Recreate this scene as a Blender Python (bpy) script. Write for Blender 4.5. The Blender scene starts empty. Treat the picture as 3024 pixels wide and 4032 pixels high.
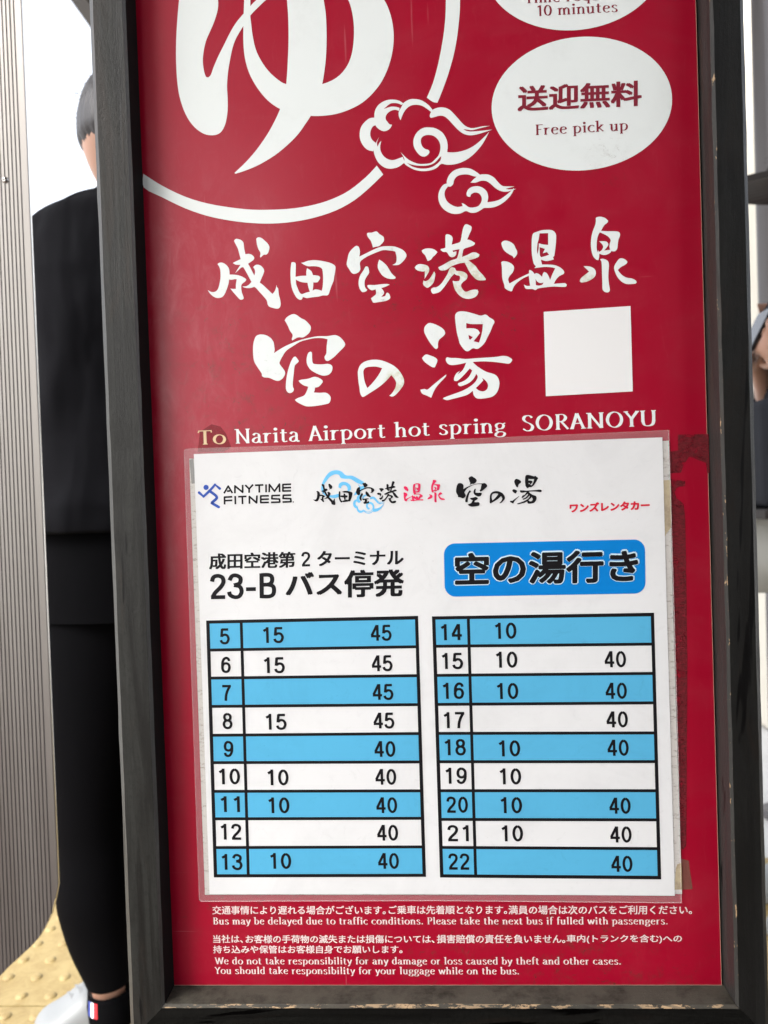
import bpy, bmesh, math, random
from mathutils import noise as mnoise
import numpy as np
from mathutils import Vector, Matrix
from mathutils.geometry import tessellate_polygon
random.seed(7)
S = bpy.context.scene
COL = S.collection
R = math.radians

# ------------------------------------------------------------------ camera
F_PX, CX, CY = 3028.0, 1512.0, 2016.0          # focal length and centre, in pixels of a 3024 x 4032 frame
D, H = 0.625, 0.975                            # camera distance to the board, height above the ground
_r1 = np.array([1, -.0329, -.053]); _r1 /= np.linalg.norm(_r1)
_r2 = np.array([.0338, .9993, .0179]); _r2 -= _r1 * (_r2 @ _r1); _r2 /= np.linalg.norm(_r2)
_n = np.cross(_r1, _r2)
RW = np.array([_r1, _n, -_r2])                 # camera axes (right, down, forward) -> world (x, y, z)
cam_d = bpy.data.cameras.new('camera')
cam = bpy.data.objects.new('camera', cam_d); COL.objects.link(cam)
right, down, fwd = RW[:, 0], RW[:, 1], RW[:, 2]
m = Matrix.Identity(4)
for i in range(3):
    m[i][0] = right[i]; m[i][1] = -down[i]; m[i][2] = -fwd[i]
m[0][3], m[1][3], m[2][3] = 0, -D, H
cam.matrix_world = m
cam_d.sensor_fit = 'VERTICAL'; cam_d.sensor_height = 24.0
cam_d.lens = 24.0 * F_PX / 4032.0
cam_d.clip_start = .02; cam_d.clip_end = 900
cam_d.dof.use_dof = True; cam_d.dof.focus_distance = .64; cam_d.dof.aperture_fstop = 5.2
S.camera = cam

# ------------------------------------------------------------------ sky, sun, exposure
world = bpy.data.worlds.new('World'); S.world = world; world.use_nodes = True
nt = world.node_tree; nt.nodes.clear()
sky = nt.nodes.new('ShaderNodeTexSky'); sky.sky_type = 'NISHITA'; sky.sun_disc = False
SUN_EL, SUN_ROT = 50.0, -150.0                 # sun high, from the left behind the camera, behind thin cloud
sky.sun_elevation = R(SUN_EL); sky.sun_rotation = R(SUN_ROT)
sky.air_density = 1.0; sky.dust_density = 6.0; sky.ozone_density = 1.0
hs = nt.nodes.new('ShaderNodeHueSaturation'); hs.inputs['Saturation'].default_value = .30
bg = nt.nodes.new('ShaderNodeBackground'); bg.inputs['Strength'].default_value = .15
wo = nt.nodes.new('ShaderNodeOutputWorld')
nt.links.new(sky.outputs[0], hs.inputs['Color']); nt.links.new(hs.outputs[0], bg.inputs['Color'])
nt.links.new(bg.outputs[0], wo.inputs['Surface'])
sl = bpy.data.lights.new('sun', 'SUN'); sl.energy = .5; sl.angle = R(30); sl.color = (1, .985, .96)
so = bpy.data.objects.new('sun', sl); COL.objects.link(so)
az = R(SUN_ROT); el = R(SUN_EL)
sd = Vector((math.sin(az) * math.cos(el), math.cos(az) * math.cos(el), math.sin(el)))
so.rotation_euler = sd.to_track_quat('Z', 'Y').to_euler()
S.view_settings.view_transform = 'Standard'; S.view_settings.look = 'None'
S.view_settings.exposure = 2.15; S.view_settings.gamma = 1.0

# ------------------------------------------------------------------ geometry helpers
def ray(px, py):
    return RW @ np.array([(px - CX) / F_PX, (py - CY) / F_PX, 1.0])
def P(px, py, y=0.0):
    """point of the photograph (full size pixels) on the upright plane at world y"""
    d = ray(px, py); t = (y + D) / d[1]
    p = np.array([0, -D, H]) + t * d
    return Vector((p[0], p[1], p[2]))
def G(px, py):
    d = ray(px, py); t = -H / d[2]
    p = np.array([0, -D, H]) + t * d
    return Vector((p[0], p[1], 0))

def empty(name, loc, label, cat, group=None):
    o = bpy.data.objects.new(name, None); COL.objects.link(o); o.location = loc
    o.empty_display_size = .05
    o['label'] = label; o['category'] = cat
    if group: o['group'] = group
    return o
def link(name, verts, faces, mat, parent=None, smooth=False, label=None, mats=None, fm=None):
    off = Vector((0, 0, 0)); q = parent
    while q is not None:
        off += q.location; q = q.parent
    me = bpy.data.meshes.new(name)
    me.from_pydata([tuple(Vector(v) - off) for v in verts], [], faces)
    for mm in (mats or [mat]): me.materials.append(mm)
    if fm:
        for p_, k in zip(me.polygons, fm): p_.material_index = k
    if smooth:
        for p_ in me.polygons: p_.use_smooth = True
    me.update()
    o = bpy.data.objects.new(name, me); COL.objects.link(o)
    if parent: o.parent = parent
    if label: o['label'] = label
    return o
class MB:
    def __init__(s): s.v = []; s.f = []
    def add(s, v, f):
        k = len(s.v); s.v += [tuple(a) for a in v]; s.f += [tuple(i + k for i in q) for q in f]; return s
    def box(s, x0, x1, y0, y1, z0, z1):
        v = [(x, y, z) for z in (z0, z1) for y in (y0, y1) for x in (x0, x1)]
        return s.add(v, [(0, 2, 3, 1), (4, 5, 7, 6), (0, 1, 5, 4), (2, 6, 7, 3), (0, 4, 6, 2), (1, 3, 7, 5)])
    def build(s, name, mat, parent=None, **k): return link(name, s.v, s.f, mat, parent, **k)
def bevel(o, w, seg=2):
    md = o.modifiers.new('bevel', 'BEVEL'); md.width = w; md.segments = seg; md.limit_method = 'ANGLE'
    return o
def fill(loops, y, mb):
    """loops: outer loop then holes, as lists of (x, z) on the board plane"""
    vv = [[Vector((a[0], a[1], 0)) for a in l] for l in loops]
    tr = tessellate_polygon(vv)
    flat = [(p.x, y, p.y) for l in vv for p in l]
    out = []
    for t in tr:
        a, b, c = [flat[i] for i in t]
        n = (b[0] - a[0]) * (c[2] - a[2]) - (b[2] - a[2]) * (c[0] - a[0])
        out.append(tuple(t) if n > 0 else tuple(reversed(t)))
    mb.add(flat, out)
def smooth_loop(pts, k=3):
    """light Catmull-Rom through a closed loop, sharp corners kept"""
    n = len(pts); out = []
    for i in range(n):
        p0, p1, p2, p3 = [np.array(pts[(i + j) % n], float) for j in (-1, 0, 1, 2)]
        def corner(a, b, c):
            u, w = b - a, c - b
            return (u @ w) / (np.linalg.norm(u) * np.linalg.norm(w) + 1e-9) < .45
        t1 = (p2 - p0) / 2; t2 = (p3 - p1) / 2
        L = np.linalg.norm(p2 - p1)
        if corner(p0, p1, p2): t1 = (p2 - p1)
        if corner(p1, p2, p3): t2 = (p2 - p1)
        for t in (t1, t2):
            q = np.linalg.norm(t)
            if q > L * 1.2: t *= L * 1.2 / q
        for j in range(k):
            s = j / k
            out.append(tuple((2*s**3-3*s**2+1)*p1 + (s**3-2*s**2+s)*t1 + (-2*s**3+3*s**2)*p2 + (s**3-s**2)*t2))
    return out
def crom(pts, k=5, closed=False):
    n = len(pts); out = []
    if n < 3: return [tuple(map(float, p)) for p in pts]
    rng = range(n if closed else n - 1)
    for i in rng:
        g = (lambda j: np.array(pts[j % n], float)) if closed else (lambda j: np.array(pts[min(max(j, 0), n - 1)], float))
        p0, p1, p2, p3 = g(i - 1), g(i), g(i + 1), g(i + 2)
        for j in range(k):
            s = j / k
            out.append(tuple(.5 * ((2*p1) + (-p0+p2)*s + (2*p0-5*p1+4*p2-p3)*s*s + (-p0+3*p1-3*p2+p3)*s**3)))
    out.append(tuple(map(float, pts[0] if closed else pts[-1])))
    return out

# region of the photograph -> full pixels
def reg(x0, y0, w, out=1659.0):
    s = w / out
    return lambda p: (x0 + p[0] * s, y0 + p[1] * s)
def on_plane(p, y): q = P(p[0], p[1], y); return (q.x, q.z)

# ------------------------------------------------------------------ materials
def mat(name, col, rough=.5, metal=0, spec=.5, coat=0, coat_rough=.1, alpha=1):
    m_ = bpy.data.materials.new(name); m_.use_nodes = True
    b = m_.node_tree.nodes['Principled BSDF']
    b.inputs['Base Color'].default_value = (*col, 1); b.inputs['Roughness'].default_value = rough
    b.inputs['Metallic'].default_value = metal; b.inputs['Specular IOR Level'].default_value = spec
    b.inputs['Coat Weight'].default_value = coat; b.inputs['Coat Roughness'].default_value = coat_rough
    b.inputs['Alpha'].default_value = alpha
    return m_
def N(m_, t): return m_.node_tree.nodes.new(t)
def L(m_, a, b): m_.node_tree.links.new(a, b)
def noise(m_, scale, detail=4, rough=.6, stretch=(1, 1, 1), dist=0, offs=(0, 0, 0)):
    g = N(m_, 'ShaderNodeNewGeometry'); mp = N(m_, 'ShaderNodeMapping'); mp.inputs['Scale'].default_value = stretch
    mp.inputs['Location'].default_value = offs
    n = N(m_, 'ShaderNodeTexNoise'); n.inputs['Scale'].default_value = scale
    n.inputs['Detail'].default_value = detail; n.inputs['Roughness'].default_value = rough
    n.inputs['Distortion'].default_value = dist
    L(m_, g.outputs['Position'], mp.inputs['Vector']); L(m_, mp.outputs[0], n.inputs['Vector'])
    return n.outputs['Fac']
def ramp(m_, src, a, b, va=0., vb=1.):
    r = N(m_, 'ShaderNodeMapRange'); r.interpolation_type = 'SMOOTHSTEP'
    for k, v in zip(('From Min', 'From Max', 'To Min', 'To Max'), (a, b, va, vb)): r.inputs[k].default_value = v
    L(m_, src, r.inputs['Value']); return r.outputs[0]
def math_(m_, op, a, b):
    n = N(m_, 'ShaderNodeMath'); n.operation = op
    for k, v in enumerate((a, b)):
        if isinstance(v, (int, float)): n.inputs[k].default_value = v
        else: L(m_, v, n.inputs[k])
    return n.outputs[0]
def mixc(m_, fac, a, b):
    n = N(m_, 'ShaderNodeMix'); n.data_type = 'RGBA'
    if isinstance(fac, (int, float)): n.inputs[0].default_value = fac
    else: L(m_, fac, n.inputs[0])
    for k, v in ((6, a), (7, b)):
        if isinstance(v, tuple): n.inputs[k].default_value = (*v, 1)
        else: L(m_, v, n.inputs[k])
    return n.outputs[2]
def bsdf(m_): return m_.node_tree.nodes['Principled BSDF']
def bump(m_, src, strength, dist=.001, coat=False):
    b = N(m_, 'ShaderNodeBump'); b.inputs['Strength'].default_value = strength; b.inputs['Distance'].default_value = dist
    L(m_, src, b.inputs['Height']); L(m_, b.outputs[0], bsdf(m_).inputs['Coat Normal' if coat else 'Normal'])
def blob(m_, c, r0, r1, sx=1., sz=1.):
    """1 inside a soft patch round the world point c (a stain of its own shape), 0 outside"""
    g = N(m_, 'ShaderNodeNewGeometry'); v = N(m_, 'ShaderNodeVectorMath'); v.operation = 'SUBTRACT'
    v.inputs[1].default_value = c; L(m_, g.outputs['Position'], v.inputs[0])
    s = N(m_, 'ShaderNodeVectorMath'); s.operation = 'MULTIPLY'; s.inputs[1].default_value = (sx, 0, sz)
    L(m_, v.outputs[0], s.inputs[0])
    l = N(m_, 'ShaderNodeVectorMath'); l.operation = 'LENGTH'; L(m_, s.outputs[0], l.inputs[0])
    return ramp(m_, l.outputs['Value'], r0, r1, 1., 0.)

def grime(m_, base, amount=1.0, white=False):
    """dust specks, scuffs and dirty patches on the printed board"""
    dirt = (.13, .10, .07) if white else (.085, .03, .02)
    fine = ramp(m_, noise(m_, 420, 3, .7), .64, .80)
    patch = ramp(m_, noise(m_, 75, 7, .78, dist=.5), .50, .70)
    zone = [blob(m_, P(*c), a, b, sx, sz) for c, a, b, sx, sz in (
        ((1850, 3885), .01, .085, .32, 1), ((2150, 3700), .0, .07, .5, 1), ((900, 1500), .01, .07, 1, .6),
        ((1050, 1640), .0, .05, .6, 1), ((1980, 1290), .0, .035, 1, .7), ((2400, 640), .0, .03, 1, .8),
        ((1000, 3600), .0, .05, .6, 1), ((1650, 1130), .0, .07, .5, 1), ((2450, 3860), 0., .06, .5, 1))]
    z = zone[0]
    for q in zone[1:]: z = math_(m_, 'MAXIMUM', z, q)
    zz = math_(m_, 'MULTIPLY', z, patch)
    f1 = math_(m_, 'MULTIPLY', zz, .42 * amount)
    f2 = math_(m_, 'MULTIPLY', math_(m_, 'MULTIPLY', fine, math_(m_, 'ADD', .12, z)), .7 * amount)
    blotch = ramp(m_, noise(m_, 150, 5, .75, dist=1.2), .60, .68)
    f3 = math_(m_, 'MULTIPLY', math_(m_, 'MULTIPLY', blotch, z), .8 * amount)
    f = math_(m_, 'MINIMUM', math_(m_, 'ADD', math_(m_, 'ADD', f1, f2), f3), .9)
    return mixc(m_, f, base, dirt), f

# board print colours
M_red = mat('red_print', (.31, .0002, .0175), .38, spec=.26, coat=.16, coat_rough=.20)
c, f = grime(M_red, (.31, .0002, .0175), 1.25)
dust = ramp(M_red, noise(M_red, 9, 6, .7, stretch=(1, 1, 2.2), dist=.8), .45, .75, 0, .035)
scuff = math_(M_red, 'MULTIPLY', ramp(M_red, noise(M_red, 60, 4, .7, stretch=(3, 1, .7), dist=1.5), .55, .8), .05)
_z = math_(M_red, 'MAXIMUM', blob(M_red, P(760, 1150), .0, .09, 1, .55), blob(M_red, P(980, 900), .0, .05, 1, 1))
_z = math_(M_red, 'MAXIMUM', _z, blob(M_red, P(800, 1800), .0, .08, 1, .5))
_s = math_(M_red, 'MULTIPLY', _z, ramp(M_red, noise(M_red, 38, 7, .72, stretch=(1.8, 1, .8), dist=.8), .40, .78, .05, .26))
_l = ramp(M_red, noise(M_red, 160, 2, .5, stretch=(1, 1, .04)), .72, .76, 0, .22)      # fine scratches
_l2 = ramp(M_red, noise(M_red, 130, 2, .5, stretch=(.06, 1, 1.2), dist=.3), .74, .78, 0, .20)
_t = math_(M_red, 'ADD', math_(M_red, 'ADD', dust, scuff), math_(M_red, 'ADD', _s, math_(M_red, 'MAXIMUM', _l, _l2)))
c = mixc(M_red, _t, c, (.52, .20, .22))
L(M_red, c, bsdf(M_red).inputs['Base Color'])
L(M_red, ramp(M_red, noise(M_red, 14, 6, .7, dist=1.), .3, .75, .30, .5), bsdf(M_red).inputs['Roughness'])
bump(M_red, noise(M_red, 900, 3, .7), .06, .0004)
M_white = mat('white_print', (.71, .75, .735), .4, spec=.15)
c, f = grime(M_white, (.71, .75, .735), .45, True)
for p_, k_ in (((1835, 1080), .022), ((2300, 1100), .012), ((1690, 1085), .012), ((1560, 1500), .012), ((2130, 1310), .02)):
    c = mixc(M_white, math_(M_white, 'MULTIPLY', blob(M_white, P(*p_), k_ * .5, k_), ramp(M_white, noise(M_white, 120, 5, .7), .38, .6, .1, .8)), c, (.54, .52, .38))
c = mixc(M_white, ramp(M_white, noise(M_white, 30, 5, .7), .5, .75, 0, .16), c, (.5, .52, .5))
L(M_white, c, bsdf(M_white).inputs['Base Color'])
M_note = mat('footnote_print', (.72, .60, .58), .4)
c, f = grime(M_note, (.72, .60, .58), .6, True); L(M_note, c, bsdf(M_note).inputs['Base Color'])
M_stain = mat('tape_yellowed_print', (.60, .48, .27), .4)
c, f = grime(M_stain, (.60, .48, .27), .4, True); L(M_stain, c, bsdf(M_stain).inputs['Base Color'])
M_wine = mat('wine_print', (.20, .006, .022), .4)
M_edge = mat('board_edge', (.35, .20, .15), .8)

def paper_mat(name, col, coat=.7):
    m_ = mat(name, col, .55, spec=.14, coat=coat, coat_rough=.07)
    c = mixc(m_, ramp(m_, noise(m_, 11, 6, .7, dist=.7), .40, .72, 0, .8), col, tuple(k * .90 for k in col))
    c = mixc(m_, ramp(m_, noise(m_, 55, 6, .75, dist=1.5), .56, .72, 0, .5), c, tuple(k * .86 for k in col))
    c = mixc(m_, ramp(m_, noise(m_, 500, 2, .6), .70, .80, 0, .35), c, tuple(k * .55 for k in col))
    L(m_, c, bsdf(m_).inputs['Base Color'])
    bump(m_, noise(m_, 24, 4, .6, stretch=(1, 1, .7), dist=1.2), .55, .0012, coat=True)
    return m_
M_paper = paper_mat('laminated_paper', (.665, .672, .672), .06)
M_black = paper_mat('black_ink', (.006, .0055, .007), .06)
M_lblue = paper_mat('light_blue_ink', (.085, .38, .60), .06)
M_blue = paper_mat('blue_ink', (.0, .19, .56), .06)
M_pale = paper_mat('pale_blue_outline_ink', (.55, .72, .80), .06)
M_navy = paper_mat('runner_blue_ink', (.035, .085, .38), .06)
M_pink = paper_mat('pink_ink', (.72, .02, .10), .06)
M_crim = paper_mat('crimson_ink', (.58, .01, .035), .06)
M_cyan = paper_mat('cloud_blue_ink', (.15, .50, .80), .06)

M_old = mat('old_paper', (.55, .54, .50), .7)
c = mixc(M_old, ramp(M_old, noise(M_old, 260, 5, .8, stretch=(.6, 1, 1.6)), .52, .66, 0, .8), (.55, .54, .50), (.26, .24, .20))
L(M_old, c, bsdf(M_old).inputs['Base Color'])
M_tape = mat('yellowed_tape', (.42, .33, .17), .5)
c = mixc(M_tape, ramp(M_tape, noise(M_tape, 90, 4, .7), .4, .7), (.46, .38, .20), (.30, .23, .12))
L(M_tape, c, bsdf(M_tape).inputs['Base Color'])
M_res = mat('tape_residue', (.13, .018, .02), .9, spec=.2)
_g = noise(M_res, 330, 6, .8, stretch=(.5, 1, 1.3), dist=1.5)
c = mixc(M_res, ramp(M_res, _g, .35, .65), (.10, .014, .016), (.24, .016, .028))
L(M_res, c, bsdf(M_res).inputs['Base Color']); bump(M_res, _g, .9, .002)
_a = math_(M_res, 'MAXIMUM', ramp(M_res, noise(M_res, 130, 6, .8, dist=.8), .43, .52), math_(M_res, 'MULTIPLY', ramp(M_res, noise(M_res, 25, 5, .75), .40, .50), .95))
L(M_res, _a, bsdf(M_res).inputs['Alpha'])
M_brown = mat('brown_tape_scrap', (.20, .07, .05), .7, alpha=.75)
bump(M_brown, noise(M_brown, 300, 4, .7), .6, .002)
M_film = mat('laminate_film', (.66, .60, .60), .16, coat=.6, coat_rough=.05, alpha=.17)
bump(M_film, noise(M_film, 45, 3, .6, stretch=(1, 1, .5), dist=1.), .5, .0015)
M_grey = mat('grey_dirty_tape', (.18, .19, .18), .6)

def wood(name, base, dusty, st, chips=0., spec=.5):
    m_ = mat(name, base, .5, spec=spec)
    grain = noise(m_, 60, 7, .7, stretch=st, dist=1.2)
    fleck = noise(m_, 420, 4, .75, stretch=(1, 1, .6))
    c = mixc(m_, ramp(m_, grain, .35, .7), base, dusty)
    c = mixc(m_, ramp(m_, fleck, .45, .75, 0, .5), c, tuple(k * .45 for k in base))
    c = mixc(m_, ramp(m_, noise(m_, 7, 4, .6, stretch=st), .5, .7, 0, .55), c, dusty)
    c = mixc(m_, math_(m_, 'MULTIPLY', ramp(m_, noise(m_, 34, 5, .7, stretch=tuple(.16 if k < .5 else 1 for k in st), dist=.8, offs=(3, 0, 1)), .52, .68), .55), c, tuple(k * q for k, q in zip(dusty, (1.15, .82, .68))))
    crk = ramp(m_, noise(m_, 26, 3, .55, stretch=tuple(.09 if k < .5 else 1 for k in st), dist=2.2, offs=(7, 0, 2)), .60, .625)
    c = mixc(m_, crk, c, tuple(k * .12 for k in base))
    if chips:
        st2 = tuple(.25 if k < .5 else 1 for k in st)
        ch = ramp(m_, noise(m_, 210, 5, .75, stretch=st2), 1 - chips, 1.02 - chips)
        c = mixc(m_, ch, c, (.40, .27, .15))
    g = N(m_, 'ShaderNodeNewGeometry'); sx = N(m_, 'ShaderNodeSeparateXYZ'); L(m_, g.outputs['True Normal'], sx.inputs[0])
    up = ramp(m_, sx.outputs['Z'], .6, .9)                          # dust settled on the ledge
    c = mixc(m_, math_(m_, 'MULTIPLY', up, ramp(m_, noise(m_, 30, 6, .75), .3, .6, .3, .85)), c, (.080, .075, .060))
    L(m_, c, bsdf(m_).inputs['Base Color'])
    L(m_, ramp(m_, grain, .3, .8, .38, .62), bsdf(m_).inputs['Roughness'])
    h = math_(m_, 'ADD', grain, math_(m_, 'MULTIPLY', fleck, .5))
    bump(m_, h, .5, .0012)
    return m_
V, HZ = (1, 1, .07), (.07, 1, 1)
M_wl = wood('weathered_wood_lit', (.007, .007, .006), (.022, .023, .020), V, spec=.26)  # same black paint, lightened for the gloss that the left stile catches
M_wr = wood('black_painted_wood', (.005, .005, .0045), (.011, .011, .010), V, spec=.14)  # darker copy of that paint, for the stile without gloss
M_wb = wood('black_painted_rail', (.004, .004, .0036), (.009, .009, .008), HZ, spec=.03)
M_in = mat('shaded_black_rebate', (.004, .004, .004), .8, spec=.1)  # shade of the left rebate put into the colour, a darker copy
M_cl = wood('worn_lit_edge_left', (.025, .025, .023), (.055, .055, .05), V, .30)  # worn chips, and the light on the left chamfers put into the colour
M_side = wood('lit_rebate_side', (.020, .019, .018), (.040, .038, .036), V, 0, spec=.2)  # lighter copy of the wood, light on the right rebate put into it
M_cr = wood('worn_edge_right', (.022, .021, .020), (.045, .044, .040), V, .40, spec=.2)
M_cb = wood('worn_edge_bottom', (.016, .014, .012), (.05, .043, .032), HZ, .47, spec=.2)

# ------------------------------------------------------------------ setting
M_ground = mat('pale_concrete', (.55, .54, .51), .85)
c = mixc(M_ground, noise(M_ground, 3, 6, .7), (.36, .355, .34), (.46, .455, .44)); L(M_ground, c, bsdf(M_ground).inputs['Base Color'])
M_pave = mat('brown_paving', (.16, .105, .08), .8)
c = mixc(M_pave, noise(M_pave, 30, 6, .7), (.075, .045, .033), (.12, .074, .056)); L(M_pave, c, bsdf(M_pave).inputs['Base Color'])
bump(M_pave, noise(M_pave, 120, 4, .7), .4, .003)
def structure(o): o['kind'] = 'structure'; return o
structure(MB().add([(-400, -400, -.012), (400, -400, -.012), (400, 400, -.012), (-400, 400, -.012)], [(0, 1, 2, 3)]).build('ground', M_ground))
pav = structure(MB().box(-4, 6, -4.0, G(140, 3962).y - .602, -.0115, -.0006).build('pavement', M_pave))

# tactile tiles: 300 mm square with 5 x 5 domes
M_tile = mat('yellow_tactile_tile', (.68, .50, .16), .6)
_n1 = noise(M_tile, 26, 6, .75, dist=.8)
c = mixc(M_tile, ramp(M_tile, _n1, .35, .7), (.27, .205, .085), (.20, .14, .05))
c = mixc(M_tile, ramp(M_tile, noise(M_tile, 160, 4, .7), .55, .8, 0, .35), c, (.42, .32, .14))
L(M_tile, c, bsdf(M_tile).inputs['Base Color']); bump(M_tile, _n1, .3, .003)
tp = bpy.data.objects.new('tactile_paving', None); COL.objects.link(tp); structure(tp)
x_dot = G(90, 3785).x; tx0 = x_dot - .09
y_lines = [G(140, 3962).y - .6, G(140, 3962).y - .3, G(140, 3962).y, G(200, 3638).y]
tp.location = (tx0, y_lines[0], 0)
def tile_mesh():
    mb = MB(); g = .0016
    mb.box(g, .3 - g, g, .3 - g, -.010, 0)
    for i in range(5):
        for j in range(5):
            cx_, cy_ = .03 + .06 * i, .03 + .06 * j
            v = []; seg = 12
            for (r, z) in ((.0125, -.0005), (.0105, .0026), (.0075, .0046), (.0035, .0052)):
                v += [(cx_ + r * math.cos(a), cy_ + r * math.sin(a), z) for a in [2 * math.pi * k / seg for k in range(seg)]]
            fcs = [(q * seg + k, q * seg + (k + 1) % seg, (q + 1) * seg + (k + 1) % seg, (q + 1) * seg + k) for q in range(3) for k in range(seg)]
            fcs.append(tuple(range(3 * seg, 4 * seg)))
            mb.add(v, fcs)
    me = bpy.data.meshes.new('tile'); me.from_pydata(mb.v, [], mb.f); me.materials.append(M_tile); me.update(); return me
tm = tile_mesh()
for j, yl in enumerate(y_lines):
    for i in range(-3, 9):
        o = bpy.data.objects.new('tile', tm); COL.objects.link(o); o.parent = tp
        o.location = (i * .3, yl - y_lines[0], random.uniform(-.0006, .0006))

# canopy over the stop (its left edge shows at the top left) on a beige column; added unseen wall behind the camera
M_can = mat('dark_canopy_soffit', (.035, .028, .024), .6)
M_col = mat('beige_painted_column', (.62, .58, .49), .6)
c = mixc(M_col, noise(M_col, 5, 5, .6), (.60, .56, .47), (.66, .62, .54)); L(M_col, c, bsdf(M_col).inputs['Base Color'])
cn = empty('canopy', (0, 0, 0), 'dark canopy roof edge above the top left of the sign', 'canopy')
MB().box(-1.19, 1.0, -3.4, 3.12, 2.88, 2.92).build('overhead_slab', M_can, cn)
MB().box(-2.6, -1.25, -7.5, -2.2, 2.88, 2.92).build('overhead_slab', M_can, cn)  # added unseen slab, darkens the reflection at the panel's upper left
MB().box(-1.248, -1.19, -3.4, 3.2, 2.86, 3.06).build('fascia', M_can, cn)
MB().box(-1.19, 1.0, 3.12, 3.2, 2.86, 3.06).build('fascia', M_can, cn)
q = P(2968, 300, 2.5)
cl = MB().box(q.x, q.x + .42, 2.5, 2.92, -.012, 5.2).build('column', M_col)
cl['label'] = 'beige square column in the background right of the frame'; cl['category'] = 'column'; bevel(cl, .02)
M_wall = mat('dark_blocker_wall', (.07, .065, .06), .5)
c = mixc(M_wall, noise(M_wall, 2, 5, .6), (.028, .026, .025), (.045, .042, .040)); L(M_wall, c, bsdf(M_wall).inputs['Base Color'])
wl = MB().box(-.62, 2.7, -3.9, -3.42, -.012, 4.2).build('light_blocker_wall', M_wall)  # unseen, added to block light and keep most of the panel's reflection dark
wl['label'] = 'added dark wall behind the camera, out of view, shaping reflections in the sign'; wl['category'] = 'wall'

# ------------------------------------------------------------------ ribbed aluminium board at the left
M_alu = mat('ribbed_aluminium', (.62, .60, .57), .40, metal=.85)
_n = noise(M_alu, 50, 5, .7, stretch=(1, 1, .05))
c = mixc(M_alu, _n, (.158, .148, .138), (.198, .187, .176)); L(M_alu, c, bsdf(M_alu).inputs['Base Color'])
L(M_alu, ramp(M_alu, _n, .3, .7, .34, .46), bsdf(M_alu).inputs['Roughness'])
M_groove = mat('aluminium_groove', (.095, .086, .086), .5, metal=.4)
YA = .325
xe = P(171, 2085, YA).x
outl = [P(a, b, YA) for a, b in ((225, 3480), (224, 3510), (217, 3544), (204, 3595), (181, 3645), (154, 3690), (117, 3730), (72, 3772), (36, 3804), (0, 3842), (-220, 4030))]
ab = empty('aluminium_board', (xe - .1, YA, outl[-1].z), 'ribbed silver aluminium board with rounded lower corner left of the person', 'panel')
def zb(x):
    pts = [(p.x, p.z) for p in outl]; pts[0] = (xe, pts[0][1])
    for (xa, za), (xb, zb_) in zip(pts, pts[1:]):
        if xb <= x <= xa: return za + (zb_ - za) * (xa - x) / max(1e-6, xa - xb)
    return pts[-1][1]
pitch = .00515; xs = []      # (x, y, is_groove_after)
x = xe - .0092
marks = [(xe, 0)]
xs = [(xe, YA + .0008), (xe - .0009, YA)]
while x > xe - .26:
    xs += [(x, YA), (x - .0005, YA + .0010), (x - .0012, YA + .0010), (x - .0018, YA)]
    x -= pitch
v = []; fcs = []; fm = []
ZT = P(0, -700, YA).z
for (xx, yy) in xs: v += [(xx, yy, ZT), (xx, yy, zb(xx))]
for i in range(len(xs) - 1):
    fcs.append((2 * i, 2 * i + 2, 2 * i + 3, 2 * i + 1)); fm.append(1 if (xs[i][1] > YA + .0009 or xs[i + 1][1] > YA + .0009) else 0)
link('ribbed_sheet', v, fcs, None, ab, mats=[M_alu, M_groove], fm=fm)
# returns along the outer edge and the cut edge below
v = []; fcs = []
path = [(xe, ZT)] + [(max(min(p.x, xe), -9), p.z) for p in outl]
path[1] = (xe, path[1][1])
for (a, b) in path: v += [(a, YA + .0008, b), (a + .0004, YA + .0016, b - .0005), (a + .0004, YA + .0032, b - .0006)]
for i in range(len(path) - 1):
    for k in (0, 1): fcs.append((3 * i + k, 3 * i + 3 + k, 3 * i + 4 + k, 3 * i + 1 + k))
link('edge_trim', v, fcs, mat('bright_aluminium_edge', (.8, .78, .76), .25, metal=1), ab, smooth=True)
MB().box(xe - .26, xe - .012, YA + .0026, YA + .012, zb(xe) + .004, ZT).build('back_plate', M_groove, ab)
# pan-head screw
sc = P(22, 709, YA); v = []; fcs = []; seg = 18
for (r, dy) in ((.0040, 0), (.0040, -.0007), (.0032, -.0019), (.0017, -.0024), (.0013, -.0024), (.0011, -.0012), (.0004, -.0012)):
    v += [(sc.x + r * math.cos(t) + dy * .6, YA + dy, sc.z + 1.0 * r * math.sin(t)) for t in [2 * math.pi * k / seg for k in range(seg)]]
fcs = [(q_ * seg + k, q_ * seg + (k + 1) % seg, (q_ + 1) * seg + (k + 1) % seg, (q_ + 1) * seg + k) for q_ in range(6) for k in range(seg)] + [tuple(range(6 * seg, 7 * seg))]
link('screw', v, fcs, mat('screw_steel', (.5, .48, .46), .25, metal=1), ab, smooth=True)

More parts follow.
